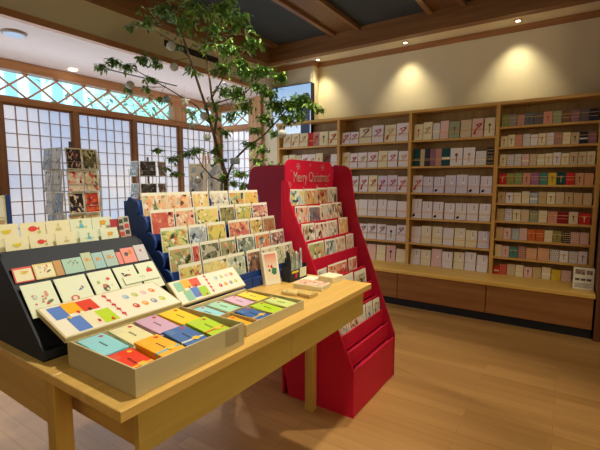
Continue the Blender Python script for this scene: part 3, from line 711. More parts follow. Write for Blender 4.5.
for ti, rw in enumerate(blue_rows):
    x, z = BR[ti]
    for y0, y1, c1, c2, c3, d in rw:
        y0, y1 = [1.232 + (q - 1.232) * .968 for q in (y0, y1)]
        w = (y1 - y0) * .985; h = .15 + R.uniform(-.004, .004)
        lean = .13
        o = card('picture_card', w, h, (x + math.sin(lean) * h, (y0 + y1) / 2, z - math.cos(lean) * h), lean, M['paper'], '%s, %s of the scalloped blue rack' % (d, TN[ti]), 'card', 'picture cards in the scalloped blue rack')
        inset(o, w, h, picture(*[tuple(a * .82 + b * .18 for a, b in zip(h_(*q), (.96, .88, .66))) for q in (c1, c2, c3)], 3.4), .005, .016)
        if 'tower' in d: obj('motif', MB().poly(XZ, [(-.012, .06), (0, .125), (.012, .06)], -.0016).poly(XZ, [(-.018, .03), (-.014, .07), (.014, .07), (.018, .03)], -.0018), col(120, 130, 96), o, local=True)
        if 'parasol' in d: obj('motif', MB().poly(XZ, [(-.045, .09), (-.03, .112), (0, .122), (.03, .112), (.045, .09)], -.0016).box(-.002, .002, -.002, -.001, .05, .095), col(196, 186, 160), o, local=True)
        if 'round face' in d: obj('motif', MB().disc(XZ, -.015, .085, .032, .032, -.0016, 14).disc(XZ, .045, .09, .014, .03, -.0018, 10), col(226, 206, 110), o, local=True)
# ------------------------------------------------------------------ kraft boxes of small envelopes
def kraft_box(root_label, x0, x1, y0, y1, zt, lid, colours):
    kb = empty('cardboard_display_box', ((x0 + x1) / 2, (y0 + y1) / 2, ZT), root_label, 'display box', 'cardboard display boxes on the table')
    t = .005; z0 = ZT + .001
    obj('bottom', MB().box(x0, x1, y0, y1, z0, z0 + t), M['kraftin'], kb)
    obj('front_wall', MB().box(x1 - t, x1, y0, y1, z0 + t, zt), M['kraft'], kb)
    obj('back_wall', MB().box(x0, x0 + t, y0, y1, z0 + t, zt - .004), M['kraft'], kb)
    obj('side_wall', MB().box(x0 + t, x1 - t, y0, y0 + t, z0 + t, zt), M['kraft'], kb)
    obj('side_wall', MB().box(x0 + t, x1 - t, y1 - t, y1, z0 + t, zt), M['kraft'], kb)
    return kb
def sloped_lid(kb, xa, za, xb, zb, y0, y1, cols, writing=True):
    """lid leaning back from its front edge (xa,za) up to (xb,zb) with a printed sheet on it"""
    d = Vector((xb - xa, zb - za)); L = d.length; d.normalize(); n = Vector((-d.y, d.x))
    if n.y < 0: n = -n
    def fn(u, v, w): return (xa + d.x * v * L + n.x * w, y0 + u * (y1 - y0), za + d.y * v * L + n.y * w)
    mb = MB().prism([(0, 0), (1, 0), (1, 1), (0, 1)], fn, -.018, 0)
    lid = obj('lid', mb, M['kraft'], kb)
    obj('printed_sheet', MB().poly(fn, [(.012, .03), (.988, .03), (.988, .97), (.012, .97)], .0008), plain('cream_print_sheet', hx(240, 232, 212), .6, .02), lid)
    bl, og_, rd, cr, lm = cols
    def sw(u0, u1, v0, v1, cc, k):
        obj('printed_swatch', MB().poly(fn, [(u0, v0), (u1, v0), (u1, v1), (u0, v1)], .0012 + .0002 * k), col(*cc), lid)
    sw(.05, .15, .52, .92, bl, 0); sw(.11, .21, .06, .5, bl, 0); sw(.15, .26, .60, .95, og_, 1); sw(.26, .385, .56, .92, rd, 1); sw(.215, .315, .12, .55, cr, 1); sw(.315, .43, .08, .50, lm, 1)
    kn = MB()
    for u_, v_, k_ in ((.135, .50, 0), (.22, .60, 1), (.31, .60, 2), (.29, .2, 1), (.385, .14, 1)): kn.disc(fn, u_, v_, .012, .05, .0024, 8, k_)
    obj('printed_bows', kn, [col(226, 190, 80), col(206, 60, 50), col(60, 50, 50)], lid)
    mk = MB()
    for k in range(5):
        v = .86 - .17 * k; u = .49
        mk.poly(fn, [(u - .018, v), (u - .012, v + .06), (u + .02, v + .04), (u + .014, v - .02)], .0012); mk.poly(fn, [(u - .006, v - .08), (u - .002, v + .08), (u + .006, v + .08), (u + .004, v - .08)], .0014)
    obj('red_lettering', mk, col(206, 60, 60), lid)
    dots = MB(); dc = [(150, 190, 220), (190, 200, 120), (232, 190, 200), (232, 140, 70), (206, 60, 60), (240, 160, 60), (140, 150, 170), (190, 206, 60)]
    for k in range(8): dots.disc(fn, .635 + .085 * (k % 4), .68 - .36 * (k // 4), .026, .085, .0012, 12, k)
    obj('round_motifs', dots, [col(*c_) for c_ in dc], lid)
    gl = MB()
    for k in range(8): gl.disc(fn, .632 + .085 * (k % 4), .70 - .36 * (k // 4), .010, .035, .0016, 8)
    obj('motif_centres', gl, col(240, 214, 170), lid)
    return lid
k1 = kraft_box('larger brown cardboard box at near table corner with bright packets', -1.318, -.964, .628, 1.075, .985, None, None)
sloped_lid(k1, -1.330, .992, -1.525, 1.055, .625, 1.10, ((96, 132, 206), (244, 180, 40), (226, 70, 50), (238, 228, 190), (190, 216, 50)))
obj('lid_riser', MB().box(-1.335, -1.319, .632, 1.09, ZT + .003, .975), M['kraft'], k1)
obj('clear_label', MB().box(-.9635, -.9628, .98, 1.045, .925, .978), plain('pale_label', hx(178, 160, 118), .2), k1)
k2 = kraft_box('smaller shallow divided cardboard box behind the first with packets', -1.36, -1.005, 1.135, 1.54, .945, None, None)
sloped_lid(k2, -1.372, .962, -1.462, 1.05, 1.13, 1.55, ((150, 200, 170), (244, 180, 70), (226, 90, 70), (96, 132, 206), (170, 206, 60)))
obj('lid_riser', MB().box(-1.375, -1.361, 1.14, 1.54, ZT + .003, .945), M['kraft'], k2)
obj('divider', MB().box(-1.188, -1.184, 1.141, 1.534, ZT + .006, .940), M['kraftin'], k2)
for y in (1.235, 1.335, 1.435): obj('divider', MB().box(-1.354, -1.011, y - .002, y + .002, ZT + .006, .936), M['kraftin'], k2)
PK = {'cyan': (150, 214, 226), 'cream': (238, 228, 176), 'lilac': (214, 172, 200), 'yellow': (248, 206, 40), 'red': (232, 62, 34), 'orange': (250, 176, 30), 'blue': (62, 104, 170), 'lime': (180, 214, 36),
      'mint': (160, 212, 180), 'pale lime': (206, 220, 130)}
def packet_stack(cname, cx, cy, z0, n, band, where, sx=.145, sy=.09, tilt=.11, rz=0, grp='', th=.0085):
    for k in range(n):
        o = obj('money_packet', MB().bevbox(-sx / 2, sx / 2, -sy / 2, sy / 2, 0, th, .001), col(*PK[cname], .5), local=True)
        o.location = (cx - k * .004 + R.uniform(-.002, .002), cy + R.uniform(-.002, .002), z0 + k * (th + .0016)); o.rotation_euler = (0, tilt, rz + R.uniform(-.05, .05))
        top = k == n - 1
        pos = 'topmost' if top else ('lowest' if k == 0 else ('second from top' if k == n - 2 else 'third from top'))
        meta(o, '%s money packet, %s in its stack, %s' % (cname, pos, where), 'packet', grp)
        if top:
            zz = th + .0006
            if band:
                obj('cord_band', MB().box(sx * .24, sx * .30, -sy / 2 - .0006, sy / 2 + .0006, -.0004, zz), col(*band), o, local=True)
                kb_ = MB(); f = lambda u, v, w: (u, v, w)
                for a in range(4):
                    an = a * PI / 4; kb_.poly(f, [(sx * .27 + .014 * math.cos(an + .3), .012 + .014 * math.sin(an + .3)), (sx * .27 + .014 * math.cos(an - .3), .012 + .014 * math.sin(an - .3)), (sx * .27 - .014 * math.cos(an + .3), .012 - .014 * math.sin(an + .3)), (sx * .27 - .014 * math.cos(an - .3), .012 - .014 * math.sin(an - .3))], zz + .0004 * (a + 1))
                obj('bow', kb_, col(236, 196, 70) if band != (236, 196, 70) else col(240, 214, 120), o, local=True)
            tx = MB()
            for j in range(4): tx.box(-sx * .12 + j * .011, -sx * .12 + j * .011 + .006, -.004, .003, th, zz)
            obj('writing', tx, M['black'], o, local=True)
            pl = MB().box(-sx * .44, -sx * .2, -sy * .42, -sy * .12, th, zz - .0002)
            obj('fold_print', pl, col(*[min(255, int(v * .8 + 40)) for v in PK[cname]]), o, local=True)
            obj('seal', MB().disc(lambda u, v, w: (u, v, w), -sx * .36, sy * .28, .008, .008, zz, 10), col(206, 60, 60) if cname != 'red' else col(250, 190, 60), o, local=True)
w1 = 'nearer cardboard box'
g1 = 'packets in the nearer cardboard box'; g2 = 'packets in the farther cardboard box'
ys = [.690, .794, .899, 1.004]
zb = ZT + .028
for (cn, bd, z), y in zip((('cyan', None, 0), ('cream', None, 0), ('lilac', None, .004), ('yellow', None, .004)), ys):
    packet_stack(cn, -1.224, y + .006, zb + .006 + z, 4, bd, w1, grp=g1)
for (cn, bd, z), y in zip((('red', (246, 196, 50), -.006), ('orange', (110, 180, 200), .006), ('blue', (220, 220, 200), .004), ('lime', (216, 90, 40), .006)), ys):
    packet_stack(cn, -1.062, y, zb + z, 4, bd, w1, grp=g1)
w2 = 'farther cardboard box'
ys = [1.188, 1.285, 1.385, 1.485]
for cn, y in zip(('cyan', 'mint', 'lilac', 'yellow'), ys): packet_stack(cn, -1.27, y, ZT + .018, 2, None, w2, .14, .078, .06, grp=g2)
for cn, y in zip(('orange', 'blue', 'lime', 'pale lime'), ys): packet_stack(cn, -1.098, y, ZT + .016, 2 if cn != 'orange' else 1, (220, 190, 110) if cn in ('blue',) else None, w2, .14, .078, .06, grp=g2)

# ------------------------------------------------------------------ small things at the far end of the table
cc = empty('boxed_calendar', (-1.40, 1.825, ZT + .001), 'upright white slim box with pink fade and green leaf motif', 'box', rot=(-.22, 0, PI / 2 - .25))
obj('box', MB().bevbox(-.056, .056, 0, .03, 0, .19, .002), M['paper'], cc, local=True)
gm, nt, b = newmat('pink_fade_print')
tc = nt.nodes.new('ShaderNodeTexCoord'); sp = nt.nodes.new('ShaderNodeSeparateXYZ'); nt.links.new(tc.outputs['Generated'], sp.inputs[0])
r = nt.nodes.new('ShaderNodeValToRGB'); r.color_ramp.elements[0].color = lin(hx(240, 226, 196)); r.color_ramp.elements[1].color = lin(hx(230, 134, 112)); r.color_ramp.elements[0].position = .45
nt.links.new(sp.outputs['Z'], r.inputs['Fac']); nt.links.new(r.outputs['Color'], b.inputs['Base Color']); b.inputs['Roughness'].default_value = .5
obj('printed_front', MB().poly(XZ, [(-.042, .03), (-.042, .18), (.042, .18), (.042, .03)], -.0008), gm, cc, local=True)
obj('leaf_motif', MB().poly(XZ, [(-.005, .07), (.005, .1), (.035, .09), (.03, .06), (.01, .055)], -.0016).disc(XZ, -.018, .085, .008, .008, -.0016), [col(60, 130, 90)], cc, local=True)
obj('blossom_motif', MB().disc(XZ, .0, .105, .008, .01, -.0018).disc(XZ, -.02, .11, .005, .006, -.0018), col(206, 50, 60), cc, local=True)
ph = empty('pen_holder', (-1.375, 2.0, ZT), 'dark pen display box with small coloured label on the table', 'pen holder')
pb = MB().box(-1.405, -1.345, 1.91, 2.095, ZT, ZT + .006).box(-1.349, -1.345, 1.91, 2.095, ZT + .006, ZT + .068).box(-1.405, -1.401, 1.91, 2.095, ZT + .006, ZT + .11)
pb.box(-1.401, -1.349, 1.91, 1.914, ZT + .006, ZT + .09).box(-1.401, -1.349, 2.091, 2.095, ZT + .006, ZT + .09)
obj('tray', pb, M['navy'], ph)
obj('yellow_label', MB().box(-1.345, -1.3440, 1.93, 2.0, ZT + .05, ZT + .062), col(236, 206, 60), ph)
obj('red_label', MB().box(-1.345, -1.3438, 1.965, 1.985, ZT + .015, ZT + .048), col(206, 40, 50), ph)
obj('white_label', MB().box(-1.345, -1.3440, 2.015, 2.085, ZT + .012, ZT + .07), col(226, 222, 190), ph)
pcols = [('black', (40, 40, 46))] * 3 + [('grey green', (186, 196, 176)), ('silver', (196, 196, 190)), ('olive', (176, 176, 130)), ('white', (220, 220, 210)), ('mid grey', (150, 152, 150)), ('pale green', (176, 190, 160)), ('light grey', (206, 206, 200))]
for k, (cn, cc_) in enumerate(pcols):
    y = 1.925 + k * .0172
    a = Vector((-1.375, y, ZT + .008)); b_ = a + Vector((-.02 - .004 * (k % 3), .012 + .004 * (k % 4), .135 + .012 * ((k * 7) % 4)))
    p = obj('pen', MB().tube([a, a.lerp(b_, .95), b_], [.0062, .0066, .004], 8), col(*cc_, .3)); 
    meta(p, '%s pen standing %s from near side in the dark pen box' % (cn, ORD[k]), 'pen', 'pens standing in the dark pen box')
    obj('cap', MB().tube([a.lerp(b_, .62), a.lerp(b_, .9)], [.0076, .0076], 8), col(*[int(v * .8) for v in cc_]), p)
def smallbox(name, label, x0, x1, y0, y1, z0, h, mat, top=None, rz=0):
    cx, cy = (x0 + x1) / 2, (y0 + y1) / 2
    o = obj(name, MB().bevbox(x0 - cx, x1 - cx, y0 - cy, y1 - cy, 0, h, .002), mat, local=True)
    o.location = (cx, cy, z0 + .0008); o.rotation_euler = (0, 0, rz); meta(o, label, 'box')
    obj('lid_edge', MB().box(x0 - cx - .0008, x1 - cx + .0008, y0 - cy - .0008, y1 - cy + .0008, h * .55, h * .6), plain('lid_seam', hx(196, 176, 140), .6), o, local=True)
    if top: obj('printed_top', MB().box((x0 - cx) * .9, (x1 - cx) * .9, (y0 - cy) * .9, (y1 - cy) * .9, h, h + .0006), top, o, local=True)
    return o
smallbox('gift_box', 'flat long gift box with pink and red printed top', -1.275, -1.095, 1.84, 1.955, ZT, .026, M['ivory'], picture(hx(238, 200, 170), hx(226, 120, 100), hx(232, 220, 196)), .05)
smallbox('gift_box', 'small plain cream box at the far table end', -1.225, -1.12, 2.04, 2.15, ZT, .034, M['ivory'], None, -.12)
smallbox('flat_packet_box', 'thin pale box lying between the pens and cream box', -1.325, -1.245, 1.98, 2.10, ZT, .010, M['paper'])
smallbox('sweets_packet', 'small yellow and white patterned packet left of its twin', -1.25, -1.16, 1.69, 1.765, ZT, .016, col(226, 206, 150), picture(hx(232, 196, 80), hx(220, 200, 160), hx(180, 140, 60)), .1)
smallbox('sweets_packet', 'small tan and yellow packet nearest the table front edge', -1.15, -1.07, 1.70, 1.775, ZT, .02, col(206, 180, 120), picture(hx(226, 190, 90), hx(200, 170, 120), hx(150, 120, 70)), -.1)

# ------------------------------------------------------------------ red christmas stand
Y0, Y1 = 2.19, 2.905
def rx(z): return -1.056 - (z - .306) * .462 if z > .306 else -1.056
st = empty('christmas_card_stand', (-1.3, 2.51, 0), 'bright red tiered floor stand with silver Merry Christmas header', 'display stand')
near = [(-1.555, 0), (-1.055, 0), (-1.055, .306), (rx(1.375), 1.375), (-1.545, 1.455), (-1.56, 1.5), (-1.60, 1.5), (-1.60, .2)]
far = [(-1.555, 0), (-1.055, 0), (-1.055, .33), (-1.24, .82), (-1.385, 1.2), (-1.43, 1.45)] + [(-1.51 + .07 * math.cos(a), 1.53 + .09 * math.sin(a)) for a in [math.radians(d) for d in (0, 20, 40, 60, 80, 90)]] + [(-1.60, 1.63), (-1.60, .2)]
XW = lambda u, v, w: (u, w, v)
obj('side_panel', MB().prism(near, XW, Y0, Y0 + .012), M['red'], st)
obj('side_panel', MB().prism(far, XW, Y1 - .012, Y1), M['red_shaded'], st)
obj('back_panel', MB().box(-1.612, -1.600, Y0, Y1, 0, 1.5), M['red'], st)
hd = [(Y0 - .005, 1.30), (Y1 - .085, 1.30)]
for cx_, cz_, a0 in ((Y1 - .148, 1.585, 0), (Y0 + .06, 1.585, 90)):
    for k in range(7):
        a = math.radians(a0 + 15 * k); hd.append((cx_ + .06 * math.cos(a) * 1.05, cz_ + .06 * math.sin(a)))
header = obj('header', MB().prism(hd, YZ, -1.585, -1.573), M['red'], st)
lips = [1.335, 1.218, 1.10, .985, .84, .725, .615, .51, .41, .306]
for i, z in enumerate(lips):
    x = rx(z); zl = (lips[i + 1] if i + 1 < len(lips) else 0) - .0
    d = max(.0, zl - .012) if i + 1 < len(lips) else 0
    fz = z - .035 if i in (6, 8, 9) else d
    obj('tier_lip', MB().box(x - .010, x - .003, Y0 + .012, Y1 - .012, d if i + 1 < len(lips) else 0, z), M['red'], st)
    obj('tier_floor', MB().box(x - .09, x - .010, Y0 + .012, Y1 - .012, fz, fz + .006), M['red_shaded'], st)
# header text and snowflakes
def text_obj(name, s, size, parent, place, mat, extr=.0008):
    cu = bpy.data.curves.new('t', 'FONT'); cu.body = s; cu.size = size; cu.align_x = 'CENTER'; cu.extrude = extr; cu.resolution_u = 3
    to = bpy.data.objects.new('t', cu); COL.objects.link(to)
    dg = bpy.context.evaluated_depsgraph_get(); me = bpy.data.meshes.new_from_object(to.evaluated_get(dg))
    bpy.data.objects.remove(to)
    for v in me.vertices: v.co = Vector(place(v.co.x, v.co.y, v.co.z)) - worldloc(parent)
    me.materials.clear(); me.materials.append(mat); me.name = name
    o = bpy.data.objects.new(name, me); COL.objects.link(o); o.parent = parent; return o
text_obj('lettering', 'Merry Christmas', .072, header, lambda x, y, z: (-1.571 + z, 2.515 + x * .98, 1.493 + y * 1.45), M['silver'])
fl = MB()
for y, z, s in ((2.335, 1.60, .026), (2.665, 1.60, .024), (2.49, 1.615, .012), (2.235, 1.475, .02), (2.59, 1.455, .02), (2.40, 1.45, .010), (2.72, 1.47, .010), (2.77, 1.545, .012), (2.25, 1.57, .009)):
    for k in range(3):
        a = k * PI / 3; du, dv = math.cos(a), math.sin(a)
        fl.add([(-1.572, y + du * s - dv * s * .16, z + dv * s + du * s * .16), (-1.572, y + du * s + dv * s * .16, z + dv * s - du * s * .16), (-1.572, y - du * s + dv * s * .16, z - dv * s - du * s * .16), (-1.572, y - du * s - dv * s * .16, z - dv * s + du * s * .16)], [(0, 1, 2, 3)])
obj('snowflakes', fl, plain('silver_snowflake', hx(206, 130, 130), .4), header)
red_rows = [
 (0, [(2.205, 2.36, (214, 216, 190), (150, 190, 190), (226, 206, 120), 'pale blue and yellow card'), (2.365, 2.51, (206, 176, 110), (226, 140, 110), (190, 150, 80), 'golden card with pink figures'), (2.515, 2.655, (200, 160, 110), (190, 60, 56), (150, 150, 90), 'red berry wreath card'), (2.66, 2.80, (214, 206, 186), (190, 180, 150), (226, 216, 200), 'pale ivory card')]),
 (1, [(2.205, 2.345, (226, 190, 160), (220, 130, 96), (190, 190, 196), 'peach card with orange flower'), (2.35, 2.495, (130, 120, 124), (90, 90, 104), (196, 110, 90), 'dark grey dusk card'), (2.50, 2.65, (206, 200, 180), (226, 170, 140), (160, 170, 180), 'soft pink and grey card'), (2.655, 2.80, (214, 190, 150), (190, 120, 90), (226, 210, 180), 'tan card with brown bird')]),
 (2, [(2.205, 2.35, (206, 196, 170), (150, 110, 80), (170, 150, 120), 'cream card with brown wreath'), (2.355, 2.50, (214, 200, 180), (190, 110, 100), (226, 206, 190), 'cream card with pink figures'), (2.505, 2.645, (216, 204, 186), (200, 150, 130), (180, 180, 160), 'pale rose card'), (2.65, 2.80, (226, 180, 120), (230, 150, 70), (240, 220, 170), 'orange-yellow leaning card')]),
 (3, [(2.205, 2.39, (190, 186, 130), (140, 150, 90), (206, 150, 100), 'green garden card'), (2.395, 2.53, (180, 186, 180), (140, 150, 150), (210, 206, 196), 'grey-blue card'), (2.535, 2.67, (206, 196, 170), (196, 130, 110), (220, 210, 190), 'blush card'), (2.675, 2.80, (216, 196, 176), (190, 110, 100), (226, 206, 190), 'rosy card at the row end')]),
 (4, [(2.21, 2.315, (200, 200, 186), (150, 160, 150), (220, 210, 190), 'low silver-grey card'), (2.33, 2.58, (206, 90, 70), (226, 170, 130), (190, 60, 56), 'wide red floral card'), (2.60, 2.72, (190, 90, 80), (220, 190, 160), (190, 150, 120), 'low red-edged card')]),
 (5, [(2.22, 2.41, (226, 226, 214), (190, 196, 190), (160, 170, 160), 'white card with pale print'), (2.42, 2.585, (232, 230, 218), (170, 180, 176), (206, 200, 190), 'white card with grey print'), (2.60, 2.78, (226, 216, 186), (70, 60, 50), (190, 170, 110), 'dark framed card with golden figure')]),
 (7, [(2.21, 2.335, (222, 214, 196), (150, 150, 130), (200, 180, 160), 'white card with grey drawing'), (2.34, 2.49, (228, 206, 176), (226, 150, 100), (236, 226, 206), 'cream card with orange print'), (2.495, 2.58, (232, 228, 214), (200, 190, 180), (220, 214, 200), 'narrow white card'), (2.59, 2.69, (226, 222, 204), (150, 160, 190), (190, 200, 150), 'white card with blue drop'), (2.70, 2.81, (230, 226, 206), (110, 120, 90), (226, 206, 110), 'white card with green figure')])]
RN = {0: 'top tier', 1: 'second tier', 2: 'third tier', 3: 'fourth tier', 4: 'fifth tier', 5: 'sixth tier', 7: 'lowest filled tier'}
for i, rw in red_rows:
    zl = lips[i]; ex = {0: .112, 1: .112, 2: .108, 3: .10, 4: .085, 5: .11, 7: .10}[i]
    bz = lips[i + 1] - .003; h0 = zl + ex - bz
    for j, (y0, y1, c1, c2, c3, d) in enumerate(rw):
        y0, y1 = [2.207 + (q - 2.207) * 1.12 for q in (y0, y1)]
        w = (y1 - y0) * (.88 if 'leaning' in d or 'row end' in d else .97); h = h0 * (1 + R.uniform(-.02, .03))
        o = card('christmas_card', w, h, (rx(zl) - .0145, (y0 + y1) / 2, bz + (.007 if 'leaning' in d or 'row end' in d else 0)), .26, M['paper'], '%s, %s of the red stand' % (d, RN[i]), 'card', 'christmas cards in the red stand')
        o.rotation_euler = (-.10 if i else -.05, R.uniform(-.01, .03) + (.05 if 'leaning' in d or 'row end' in d else 0), PI / 2)
        if i in (5, 7):
            inset(o, w, h, picture(h_(*c1), h_(*c2), h_(*c3), 4), .016, .03)
        else: inset(o, w, h, picture(h_(*c1), h_(*c2), h_(*c3), 3.2), .006, .012)
# second red stand, turned away, seen in shadow behind the blue rack
s2 = empty('rear_card_stand', (-2.0, 2.9, 0), 'second red stand turned away, rounded side in shadow behind the tree', 'display stand')
p2 = [(-1.66, 0), (-2.62, 0), (-2.62, .3), (-2.30, 1.3)] + [(-2.17 - .075 * math.cos(math.radians(d)), 1.54 + .08 * math.sin(math.radians(d))) for d in (0, 25, 50, 75, 90)] + [(-1.66, 1.635)]
obj('side_panel', MB().prism(p2, XW, 2.60, 2.612), M['red_shaded'], s2)
obj('side_panel', MB().prism(p2, XW, 3.20, 3.212), M['red_shaded'], s2)
obj('back_panel', MB().box(-1.66, -1.648, 2.60, 3.212, 0, 1.6), M['red_shaded'], s2)
for z, x in ((.3, -2.61), (.6, -2.51), (.9, -2.41), (1.2, -2.32)): obj('tier_lip', MB().box(x, x + .008, 2.612, 3.2, z - .25, z), M['red_shaded'], s2)

# ------------------------------------------------------------------ spinner racks by the shoji
def spinner(name, label, cx, cy, rad, faces, zs, ncol, cw, ch, cards, cdesc, group, rot0=0, htop=None):
    top = zs[0] + ch + .05
    sp = empty(name, (cx, cy, 0), label, 'card spinner')
    obj('base', MB().lathe([(.22, 0), (.22, .015), (.03, .03)], (cx, cy, 0), 20), M['steel'], sp)
    obj('pole', MB().tube([(cx, cy, .02), (cx, cy, top)], .012, 8), M['steel'], sp)
    for f in range(faces):
        a = rot0 + 2 * PI * f / faces
        nrm = Vector((math.cos(a), math.sin(a), 0)); tg = Vector((-math.sin(a), math.cos(a), 0)); c0 = Vector((cx, cy, 0)) + nrm * rad
        W = ncol * (cw + .003)
        wm = MB()
        for z in zs:
            for dz in (0, ch * .35):
                wm.tube([c0 - tg * W / 2 + Vector((0, 0, z + dz)) + nrm * .016, c0 + tg * W / 2 + Vector((0, 0, z + dz)) + nrm * .016], .002, 4)
            wm.tube([Vector((cx, cy, z)), c0 + Vector((0, 0, z))], .003, 4)
        for k in range(ncol + 1):
            q = c0 + tg * (-W / 2 + k * W / ncol) + nrm * .016
            wm.tube([q + Vector((0, 0, zs[-1])), q + Vector((0, 0, zs[0] + ch * .5))], .002, 4)
        obj('wire_pockets', wm, M['wire'], sp)
        for ri, z in enumerate(zs):
            for k in range(ncol):
                key = cards(f, ri, k)
                if not key: continue
                c1, c2, c3, d, stock = key
                p = c0 + tg * (-W / 2 + (k + .5) * W / ncol) + Vector((0, 0, z)) + nrm * .012
                o = card('postcard', cw, ch, p, .12, stock, d, 'postcard', group, yaw=a + PI / 2)
                inset(o, cw, ch, picture(h_(*c1), h_(*c2), h_(*c3), 3), .006, .008)
    return sp
def cs1(f, ri, k):
    if f == 0:
        t = [[((60, 40, 40), (40, 26, 30), (226, 150, 120), 'dark floral'), ((110, 100, 60), (70, 76, 50), (206, 190, 140), 'olive garden')],
             [((232, 214, 190), (226, 80, 60), (220, 196, 170), 'cream red sun'), ((222, 206, 170), (200, 180, 140), (206, 90, 66), 'plain cream')],
             [((50, 36, 38), (36, 26, 28), (230, 190, 150), 'black blossom'), ((206, 66, 46), (226, 110, 70), (180, 50, 44), 'bright red')],
             [((190, 150, 96), (160, 110, 76), (220, 190, 130), 'tan and brown'), ((206, 176, 120), (180, 150, 90), (226, 206, 160), 'golden cream')]][ri][k]
        return t[:3] + ('%s postcard, %s row, %s column of the near spinner front' % (t[3], ORD[ri], ('left', 'right')[k]), M['ivory'])
    if f == 3:
        t = ((244, 244, 246), (214, 218, 230), (250, 250, 250)) if (ri + k) % 3 else ((150, 180, 226), (196, 206, 226), (226, 226, 236))
        return t + ('pale postcard, %s row, %s column on the near spinner left face' % (ORD[ri], ('left', 'right')[k]), M['paper'])
    if f == 1 and k == 0: return ((120, 50, 70), (90, 40, 60), (160, 110, 110), 'dark plum postcard, %s row on the near spinner right side' % ORD[ri], M['ivory'])
    return None
pc = at(71, 155, 1.45)
spinner('postcard_spinner', 'tall wire postcard spinner nearest the table, before the shoji', pc.x, 1.45, .125, 4, [1.575, 1.43, 1.285, 1.14], 2, .104, .141, cs1, '', 'postcards on the near spinner', math.radians(2), None)
def cs2(f, ri, k):
    t = [((90, 100, 76), (60, 66, 56), (150, 150, 130), 'dark green'), ((84, 76, 80), (56, 50, 56), (150, 140, 140), 'dark grey'), ((150, 130, 116), (110, 100, 96), (196, 170, 150), 'brown-grey')]
    if f in (5, 0, 1):
        q = t[(f + 1) % 6]
        return q[:3] + ('%s postcard on %s row of the farther spinner' % (q[3], ('upper', 'lower')[ri]), M['paper'])
    return None
spinner('postcard_spinner', 'second wire postcard spinner farther along the shoji with dark cards', -4.02, 2.9, .17, 6, [1.555, 1.31], 1, .165, .165, cs2, '', 'postcards on the farther spinner', math.radians(-36))
# beige picture sheets on an easel by the corner
ez = at(206, 168, 4.0)
es = empty('picture_easel', (ez.x, 4.0, 0), 'wooden easel by the corner post behind the tree trunk', 'easel', rot=(0, 0, math.radians(50)))
for p in (((-.16, -.1, 0), (-.03, 0, 1.9)), ((.16, -.1, 0), (.03, 0, 1.9)), ((0, .3, 0), (0, .02, 1.85))): obj('leg', MB().tube(p, .014, 6), M['post'], es, local=True)
obj('ledge', MB().box(-.24, .24, -.12, -.03, 1.28, 1.30), M['post'], es, local=True)
rt3 = Euler((0, 0, math.radians(50))).to_matrix()
for k, (u, d, c1, c2, c3) in enumerate(((-.12, 'beige sheet with grey cloud, left on the corner easel', (200, 190, 176), (150, 156, 170), (216, 206, 190)), (.12, 'beige sheet with blue-grey shape, right on the corner easel', (196, 188, 176), (140, 150, 170), (210, 202, 190)))):
    o = card('picture_sheet', .22, .44, Vector((ez.x, 4.0, 1.302)) + rt3 @ Vector((u, -.085, 0)), .12, M['ivory'], d, 'picture', 'picture sheets on the easel', yaw=math.radians(50))
    inset(o, .22, .44, picture(h_(*c1), h_(*c2), h_(*c3), 2.0), .006, .01)
# white and tan card stand cut by the left edge of the photo
ls = empty('small_card_stand', (-2.61, .60, 0), 'floor card stand with blue edge at the far left behind the table', 'display rack')
obj('board', MB().box(-2.62, -2.60, .55, .955, 1.10, 1.42), M['ivory'], ls)
obj('blue_edge', MB().box(-2.625, -2.59, .955, .972, 1.10, 1.425), M['blue'], ls)
obj('pole', MB().tube([(-2.61, .6, .02), (-2.61, .6, 1.12)], .012, 8), M['steel'], ls)
obj('foot', MB().lathe([(.16, 0), (.16, .015), (.02, .03)], (-2.61, .6, 0), 20), M['steel'], ls)
o = card('picture_card', .16, .10, (-2.596, .862, 1.30), .02, M['paper'], 'white card at the left photo edge on the blue edged stand', 'card', None)
o = card('picture_card', .16, .10, (-2.596, .862, 1.185), .02, col(196, 160, 120), 'tan card at the left photo edge below the white one', 'card', None)

# ------------------------------------------------------------------ indoor tree with hanging paper ornaments
TY = 3.0
tree = empty('potted_tree', (-2.95, 3.02, 0), 'slender potted indoor tree with small green leaves behind the card racks', 'tree')
obj('pot', MB().lathe([(.13, 0), (.15, .02), (.19, .34), (.2, .36), (.18, .36), (.17, .32)], (-2.95, 3.02, 0), 24), M['pot'], tree, smooth=False)
obj('soil', MB().lathe([(.17, .30), (.168, .33)], (-2.95, 3.02, 0), 20), M['soil'], tree)
def pa(*l): return [at(px, py, Y) for px, py, Y in l]
branches = []
def br(pts, r0, r1):
    n = len(pts); branches.append((pts, [.72 * (r0 + (r1 - r0) * i / (n - 1)) for i in range(n)]))
trunk = [Vector((-2.95, 3.02, .32)), Vector((-2.93, 3.0, .8)), Vector((-2.9, 2.98, 1.2))] + pa((226, 186, 2.98), (225, 172, 2.97), (219, 155, 2.95))
br(trunk, .04, .026)
br(pa((219, 155, 2.95), (214, 135, 2.93), (206, 107, 2.85), (199, 86, 2.75), (190, 58, 2.65), (181, 32, 2.5), (172, 12, 2.4)), .026, .008)
br(pa((214, 135, 2.93), (217, 115, 2.9), (212, 98, 2.85), (209, 75, 2.8), (205, 50, 2.7), (210, 25, 2.6), (222, 5, 2.5)), .02, .006)
br(pa((212, 98, 2.85), (222, 80, 2.8), (232, 62, 2.75), (248, 48, 2.7)), .010, .004)
br(pa((227, 178, 2.98), (234, 160, 2.98), (247, 147, 3.0), (262, 137, 3.05), (280, 118, 3.1), (292, 105, 3.15), (304, 97, 3.15)), .018, .005)
br(pa((225, 183, 2.98), (212, 177, 2.95), (204, 168, 2.9), (196, 155, 2.85), (184, 148, 2.8)), .013, .005)
